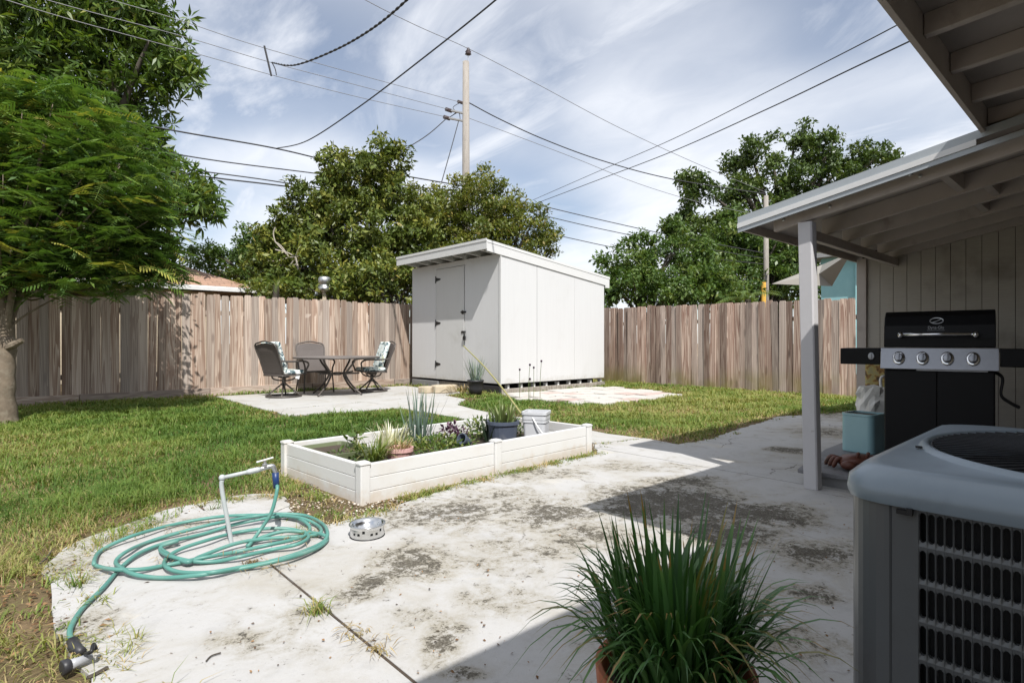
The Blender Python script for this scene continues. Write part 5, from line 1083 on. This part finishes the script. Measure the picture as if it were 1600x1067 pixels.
part('tap_body', MB().tube(cat_rom([tuple(t1+u*.72-o3), tuple(t1+u*.95-o3+[0, 0, .004]), tuple(t2-o3+[0, 0, -.012]), tuple(t2-o3+u*.04+[0, 0, -.04])], 5), .0115, 10), M['galv'], stp_, smooth=True)
hz = t1+u*.82-o3; part('tap_stem', MB().tube([tuple(hz), tuple(hz+[0, 0, .035])], .007, 8).lathe([(.014, .0), (.014, .014)], 10, tuple(hz+[0, 0, .008])), M['galv'], stp_)
part('tap_handle', MB().bar(hz+[0, 0, .04]-u*.17, hz+[0, 0, .046]+u*.17, .014, .007), M['white'], stp_, bev=.003)
def Z5(x, y): return 60+x/2.7586, 700+y/2.7586
hs = thing('garden_hose', 'long green garden hose lying in loose loops on the concrete', 'hose', tuple(G(330, 850)))
loops = [[(905, 415), (960, 385), (1060, 358), (1160, 362), (1225, 372), (1245, 395), (1190, 435), (1050, 480), (860, 520), (700, 545), (540, 558), (420, 545), (352, 512), (335, 485), (380, 445), (470, 405), (600, 365), (760, 325), (920, 295), (1040, 283), (1150, 290), (1220, 322), (1246, 362), (1225, 405), (1120, 452), (980, 492)],
         [(860, 515), (740, 535), (620, 535), (555, 515), (545, 485), (600, 440), (720, 398), (860, 362), (1000, 345), (1110, 352), (1165, 378), (1120, 412), (1000, 438), (880, 465), (760, 488), (660, 486), (560, 462), (525, 435), (560, 405), (700, 372), (840, 330), (980, 302), (1080, 293), (1150, 318), (1170, 352)],
         [(1130, 385), (1000, 415), (860, 445), (720, 470), (560, 502), (440, 522), (330, 522), (255, 508), (240, 490), (262, 448), (330, 408), (440, 366), (600, 325), (760, 297), (900, 288), (1030, 290), (1130, 300), (1200, 330), (1218, 362), (1160, 378), (1000, 388), (860, 408), (700, 465), (640, 490), (560, 455), (528, 425), (600, 398), (540, 410), (430, 455), (355, 515), (280, 600), (190, 690), (145, 760), (135, 800), (148, 842)]]
pts = []; flat = [q for l in loops for q in l]
for i, (x, y) in enumerate(flat):
    z = .011+.021*((i*7) % 5)/4*(1 if i < len(flat)-8 else max(0, (len(flat)-4-i)/6)); pts.append(G(*Z5(x, y), z))
top_ = [t2+u*.05+[0, 0, -.10], P(433, 765, 2.93), P(424, 800, 2.9), P(405, 830, 2.87), P(390, 850, 2.78)]
hp_ = cat_rom(top_+pts, 7); part('hose', MB().tube(hp_-np.array(hs.location), .0092, 8), M['hose'], hs, smooth=True)
part('coupling', MB().tube([tuple(t2+u*.03+[0, 0, -.035]-np.array(hs.location)), tuple(t2+u*.05+[0, 0, -.115]-np.array(hs.location))], [.017, .0155], 10), M['navy'], hs, smooth=True)
n0 = pts[-1]; n1 = G(122, 1020, .03)
nz = part('nozzle', MB().tube(np.array([n0+[0, 0, .006], n0+(n0-pts[-2])*.5+[0, 0, .006], G(128, 1018, .02), ])-np.array(hs.location), [.0185, .0175, .014], 10), M['blackpot'], hs, smooth=True)
a_ = G(96, 1044, .022); b_ = G(143, 1025, .022); ls = np.array(hs.location)
part('barrel', MB().tube([a_+(b_-a_)*.25-ls, a_+(b_-a_)*.5-ls, b_-ls], [.017, .0145, .012], 12), M['greyplastic'], nz, smooth=True)
part('spray_head', MB().tube([a_-ls, a_+(b_-a_)*.02-ls, a_+(b_-a_)*.24-ls, a_+(b_-a_)*.30-ls], [.019, .023, .022, .017], 14), M['blackpot'], nz, smooth=True)
part('trigger', MB().tube(cat_rom([G(133, 1021, .04)-ls, G(143, 1017, .055)-ls, G(146, 1006, .06)-ls, G(150, 1014, .04)-ls], 4), .006, 6), M['black'], nz, smooth=True)
bo = G(574, 836); bwl = thing('pet_bowl', 'stainless steel pet bowl with round holes around its base', 'bowl', tuple(bo))
part('bowl', MB().lathe([(.091, .060), (.094, .062), (.093, .066), (.082, .064), (.074, .045), (.062, .016), (.0005, .014)], 36, cap=False), M['bowl'], bwl, smooth=True)
NB = 40; bsk = MB(); rows_ = [(.087, .0), (.086, .010), (.0855, .022), (.085, .034), (.085, .048), (.0915, .060)]
V = [(rr_*math.cos(2*math.pi*k/NB), rr_*math.sin(2*math.pi*k/NB), z) for rr_, z in rows_ for k in range(NB)]; holes = {(2, k) for k in range(0, NB, 7)} | {(2, k) for k in range(2, NB, 7)} | {(3, k) for k in range(4, NB, 7)}
bsk.add(V, [(i*NB+k, i*NB+(k+1) % NB, (i+1)*NB+(k+1) % NB, (i+1)*NB+k) for i in range(5) for k in range(NB) if (i, k) not in holes]); part('base', bsk, M['bowl'], bwl)
part('foot_ring', MB().tube([(.087*math.cos(a), .087*math.sin(a), .003) for a in np.linspace(0, 2*math.pi, 41)], .003, 6, False), M['black'], bwl)
# ------------------------------------------------------------------ potted strap-leaved plant
pc = (1.10, .69, 0); pot = thing('potted_plant', 'big arching strap-leaved plant in a terracotta pot in the foreground shade', 'potted plant', pc)
part('pot', MB().lathe([(.105, 0), (.15, .24), (.168, .245), (.172, .295), (.158, .295), (.145, .265), (.0, .26)], 32), M['terra'], pot, smooth=False, bev=.003)
part('soil', MB().lathe([(.145, .26), (.145, .268)], 20), M['soil'], pot)
def strap(r, w_h, le, cv, seg=8):
    V = []
    for i in range(seg):
        q = i/(seg-1); x = le*q+cv*q*q*.42; z = q*(1-.2*le*q)-cv*.80*q**2.8; ww = .5*w_h*(1-q**2.4)*(.7+.5*min(1, q*4)) if i < seg-1 else .0004
        V += [(x, -ww, z+.2*ww), (x, 0, z-.14*ww), (x, ww, z+.2*ww)]
    F = [(i*3+c, i*3+c+1, i*3+c+4, i*3+c+3) for i in range(seg-1) for c in range(2)]
    t = np.clip(.1+.75*r.rand()+np.repeat(np.linspace(-.06, .10, seg), 3), 0, .88); tip = r.rand()
    if tip < .22: t[-6:] = .97
    elif tip < .26: t[-12:] = .93
    return np.array(V), np.array(F), t
r = np.random.RandomState(71); GR = [(.17, .10, .41, .11, 60), (.20, .36, .41, .12, 130), (.25, .74, .39, .13, 110)]; JV, JL, JT, jo_ = [], [], [], 0
for gi, (le, cv, h, base_, n_) in enumerate(GR):
    vs = [strap(r, .0118/h*(.7+.5*r.rand()), le*(.5+.9*r.rand()), cv*(.6+.8*r.rand())) for _ in range(14)]; ms = []
    for V, F, t_ in vs:
        me = fast_mesh('leaf', V, F.ravel(), np.arange(len(F))*4, t_, True); me.materials.append(M['strap']); ms.append(me)
    for k in range(int(n_*1.9)):
        a = r.rand()*2*math.pi; q = r.rand()**.5; sc_ = h*(.62+.42*r.rand()); R3 = Matrix.Rotation(a+r.randn()*.5, 3, 'Z') @ Matrix.Rotation((r.rand()-.4)*.35*q, 3, 'Y'); lc = (q*base_*math.cos(a), q*base_*math.sin(a), .26); w_ = r.randint(14)
        if k < n_-2:
            o = bpy.data.objects.new('leaf', ms[w_]); COL.objects.link(o); o.parent = pot; o.location = lc; o.rotation_euler = R3.to_euler(); o.scale = (sc_,)*3
        else:
            V, F, t_ = vs[w_]; JV.append(V@(np.array(R3)*sc_).T+np.array(lc)); JL.append(F.ravel()+jo_); JT.append(t_); jo_ += len(V)
nl_ = sum(len(x) for x in JL)//4; o = link('leaf_mass', fast_mesh('leaf_mass', np.concatenate(JV), np.concatenate(JL), np.arange(nl_)*4, np.concatenate(JT), True), M['strap'], pot); o['kind'] = 'stuff'
# ------------------------------------------------------------------ grass and litter
holes_ = [patio_core, pad_core, pad_front, pav_area, [bw(-.04, -.04)[:2], bw(BL+.04, -.04)[:2], bw(BL+.04, BW+.04)[:2], bw(-.04, BW+.04)[:2]], [(X0, Y0), (X1, Y0), (X1, Y1), (X0, Y1)]]
r = np.random.RandomState(77); NC = 1150000
gx = r.uniform(-6., 11.65, NC); gy = r.uniform(.6, 11.9, NC)
dep = gx*Fv[0]+gy*Fv[1]; lat = gx*Rv[0]+gy*Rv[1]; px = 800+FL*lat/np.maximum(dep, .1); ok = (dep > 1.3) & (px > -480) & (px < 1800) & (r.rand(NC) < np.minimum(1, (3.4/np.maximum(dep, .5))**1.25))
gx, gy, dep = gx[ok], gy[ok], dep[ok]; bad = np.zeros(len(gx), bool)
pi_ = inpoly(gx, gy, patio_core) & (pdist(gx, gy, patio_core) > .15*np.clip(vnoise(gx, gy, .12, 41)*1.7-.40, 0, 1)*np.where(gx < 1.3, 1.7, .9)); bad |= pi_
for h in holes_[1:]: bad |= inpoly(gx, gy, h)
gx, gy, dep = gx[~bad], gy[~bad], dep[~bad]
dm = np.full(len(gx), 9.)
for h in (patio_core, [bw(-.04, -.04)[:2], bw(BL+.04, -.04)[:2], bw(BL+.04, BW+.04)[:2], bw(-.04, BW+.04)[:2]]): dm = np.minimum(dm, pdist(gx, gy, h))
da = dm.copy()
for h in (pad_core, pad_front, pav_area): da = np.minimum(da, pdist(gx, gy, h))
v1 = vnoise(gx, gy, .9, 1); v2 = vnoise(gx, gy, .28, 2); v3 = vnoise(gx, gy, 2.3, 3)
strip = (gy < 3.9) & (gx > 1.2) & (gx < 4.4) & (dm < .4)                       # gravelly strip between bed and patio
v4 = vnoise(gx, gy, .16, 5); dens = np.clip(.2+1.3*(v2-.3)+.9*(v4-.4)+np.clip((da-.12)*1.6, 0, .75), 0.02, 1); dens = np.where(dm < .10, dens*.45, dens); dens = np.where(strip, np.clip(dens, .1, 1)*.45, dens)
dens = np.where(gy > 11.3, dens*.6, dens)
k = r.rand(len(gx)) < dens; gx, gy, dep, dm, da, v1, v2, v3, strip = [a[k] for a in (gx, gy, dep, dm, da, v1, v2, v3, strip)]; n = len(gx)
dryp = np.clip(.75*(v1-.36)*2+.75*np.exp(-dm/.28)+.3*np.exp(-da/.2)+.35*(v3-.4), .08, .9); dryp = np.where(strip, .72, dryp)
isdry = r.rand(n) < dryp*.75
tint = np.where(isdry, .62+.38*r.rand(n), np.clip(.05+.4*v2+.35*(r.rand(n)-.4)+.6*(v3-.25), 0, .72))
hgt = (.035+.045*v2+.03*r.rand(n))*np.where(isdry, .7, 1.)*np.clip(.45+da*2.2, .45, 1.)
hgt *= (.55+.95*vnoise(gx, gy, .21, 15))*np.where(r.rand(n) < .06, 1.5, 1.); wid = (.0034+.0018*r.rand(n))*np.clip(dep/3.2, .8, 3.0); az = r.rand(n)*2*math.pi
lean = np.where(isdry, .8+.9*r.rand(n), .4+1.0*r.rand(n))
lawn = blade_mesh('lawn', np.stack([gx, gy, np.full(n, -.018)], 1), np.stack([np.cos(az), np.sin(az), 0*az], 1), hgt, wid, lean, tint, .32)
props(link('lawn', lawn, M['grass']), 'rough green and straw-coloured lawn covering the yard', 'grass', kind='stuff')
# gravel and shells
NP_ = 60000; gx = r.uniform(.2, 4.9, NP_); gy = r.uniform(2.2, 4.6, NP_); bad = np.zeros(NP_, bool)
for h in holes_[:5:2] + holes_[4:5] + [patio_core]: bad |= inpoly(gx, gy, h)
dp_ = pdist(gx, gy, patio_core); db_ = pdist(gx, gy, holes_[4]); w_ = np.where(gy < 3.75, np.exp(-db_/.30), np.exp(-db_/.13)*(gx < 1.9))+.35*np.exp(-dp_/.06)*(gx < 1.5)
k = (~bad) & (r.rand(NP_) < np.clip(w_*(.25+1.0*vnoise(gx, gy, .22, 9)), 0, 1)*.55) & ((gx > .95) | (dp_ < .12)); gx, gy = gx[k], gy[k]; n = len(gx)
base = np.array([(1, 0, 0), (0, 1, 0), (-1, 0, 0), (0, -1, 0), (0, 0, .6), (0, 0, -.5)], float); fac = np.array([(0, 1, 4), (1, 2, 4), (2, 3, 4), (3, 0, 4), (1, 0, 5), (2, 1, 5), (3, 2, 5), (0, 3, 5)])
s_ = (.0045+.009*r.rand(n)**2); an = r.rand(n)*6.28; V = base[None]*(s_[:, None, None]*(.7+.6*r.rand(n, 6, 1))); ca, sa = np.cos(an)[:, None], np.sin(an)[:, None]
V = np.stack([V[..., 0]*ca-V[..., 1]*sa+gx[:, None], V[..., 0]*sa+V[..., 1]*ca+gy[:, None], V[..., 2]-.014+s_[:, None]*.3], -1).reshape(-1, 3)
lo = (np.arange(n)[:, None]*6+fac.ravel()[None]).ravel(); pe = fast_mesh('gravel', V, lo, np.arange(n*8)*3, np.repeat(r.rand(n), 6))
props(link('gravel', pe, M['pebble']), 'pale shells and gravel along the white raised bed', 'gravel', kind='stuff')
# weedy fringe along the front of the bed and the slab edge
r = np.random.RandomState(101); L_ = [(B0[0]+.15+u*2.2, B0[1]-.09+.13*u-.03) for u in r.rand(70)] + [tuple(np.array(pl[i])+r.randn(2)*.05) for i in r.randint(3, len(pl)-8, 60)] + [(B0[0]-.12-.1*r.rand(), B0[1]+.1+u*.9) for u in r.rand(26)]
C_ = np.repeat(np.array([(x, y, -.012) for x, y in L_]), 16, 0); n = len(C_); C_ = C_+np.stack([r.randn(n)*.022, r.randn(n)*.022, 0*r.rand(n)], 1); az = r.rand(n)*6.28; kind_ = np.repeat(r.rand(len(L_)), 16)
props(link('edge_weeds', blade_mesh('edge_weeds', C_, np.stack([np.cos(az), np.sin(az), 0*az], 1), (.025+.05*r.rand(n)), np.full(n, .0052), .5+1.1*r.rand(n), np.clip(.2+.6*kind_+.3*r.rand(n), 0, 1), .5), M['grass']), 'small weeds fringing the raised bed and the slab edge', 'weeds', kind='stuff')
# dead leaves and clippings
def litter(name, label, n, pts, spread, L, mat, seed, wid=.45, zz=.004):
    r = np.random.RandomState(seed); i = r.randint(len(pts), size=n); p = np.array([G(*pts[j]) for j in i])+np.stack([r.randn(n)*spread, r.randn(n)*spread, np.full(n, zz)+.006*r.rand(n)], 1)
    d = nrm(np.stack([r.randn(n), r.randn(n), .15*r.randn(n)], 1)); nn = nrm(np.stack([.3*r.randn(n), .3*r.randn(n), np.ones(n)], 1)); Ls = L*(.4+.9*r.rand(n))
    return props(link(name, leaf_mesh(name, p, d, nn, Ls, Ls*wid, r.rand(n)), M[mat]), label, 'debris', kind='stuff')
litter('leaf_litter', 'brown fallen leaves scattered along the lawn and patio edge', 1000, [(70, 900), (60, 960), (110, 840), (200, 815), (300, 790), (430, 760), (470, 760), (520, 800), (620, 790), (760, 740), (880, 715), (90, 1010), (40, 930), (740, 622), (715, 618)], .11, .026, 'litter', 81, zz=-.004)
litter('dry_clippings', 'straw-like dry clippings caught among the hose loops and joints', 330, [(300, 830), (270, 835), (330, 820), (380, 870), (410, 890), (430, 893), (450, 845), (470, 850), (480, 835), (250, 880), (130, 905), (150, 900), (545, 990), (580, 1010), (600, 1020)], .035, .05, 'dry', 82, .06, .02)
litter('patio_debris', 'dark specks of dirt and leaf bits on the concrete', 330, [(640, 880), (700, 800), (900, 800), (1050, 790), (1180, 810), (690, 1010), (730, 1050), (1270, 870), (1100, 850), (1300, 1000), (420, 980), (300, 1020), (1150, 940), (1230, 980), (800, 900)], .22, .013, 'litter', 83, .6, .003)
jl = MB(); jy = np.linspace(2.75, .9, 26); r = np.random.RandomState(6)
for a, b_ in zip(jy[:-1], jy[1:]): jl.box((.91+r.randn()*.002, (a+b_)/2, -.012), (.013, abs(b_-a)*.98, .02))
jo = part('joint_dirt', jl, M['soil'], patio); jo['kind'] = 'stuff'
jl = MB(); jy = np.linspace(3.4, .2, 30)
for a, b_ in zip(jy[:-1], jy[1:]): jl.box((4.22+r.randn()*.002, (a+b_)/2, -.012), (.013, abs(b_-a)*.98, .02))
jo = part('joint_dirt', jl, M['soil'], patio); jo['kind'] = 'stuff'
def tuft(px, py, n, h, label, seed, mat='grass', tl=.3, th=.95):
    r = np.random.RandomState(seed); az = r.rand(n)*6.28; b = np.stack([r.randn(n)*.018, r.randn(n)*.018, np.zeros(n)], 1); me = blade_mesh('weed_tuft', b, np.stack([np.cos(az), np.sin(az), 0*az], 1), h*(.5+.7*r.rand(n)), np.full(n, .0045), .6+1.0*r.rand(n), tl+(th-tl)*r.rand(n), .5)
    props(link('weed_tuft', me, M[mat], loc=tuple(G(px, py))), label, 'weed')
tuft(497, 958, 46, .075, 'yellow-green weed tuft growing from the patio joint', 91)
tuft(120, 915, 30, .07, 'small green weed sprig at the patio edge left of hose', 92, tl=.1, th=.8)
tuft(562, 993, 16, .03, 'tiny dry brown weed in the joint below the yellow-green tuft', 93, tl=.8, th=1.)
tuft(590, 1018, 20, .035, 'dry brown weed lowest along the patio joint', 94, tl=.8, th=1.)
tuft(395, 880, 36, .03, 'dry reddish weed tangled at the hose edge where the joint begins', 95, 'dry', 0, .5)
def twig(L, label, r_=.0035):
    q = [G(*a, .006) for a in L]; single('twig', MB().tube(cat_rom(q, 5), r_, 5), M['litter'] if False else M['bark_d'], label, 'twig', tuple(q[0]))
twig([(322, 1032), (330, 1024), (345, 1019)], 'short curved twig lying on the patio left of the joint', .0025)
twig([(137, 1058), (150, 1052), (168, 1042)], 'brown curled leaf stalk lying below the hose nozzle', .006)
twig([(62, 880), (72, 872), (80, 860)], 'dark twig sticking out of the lawn at patio edge', .004)
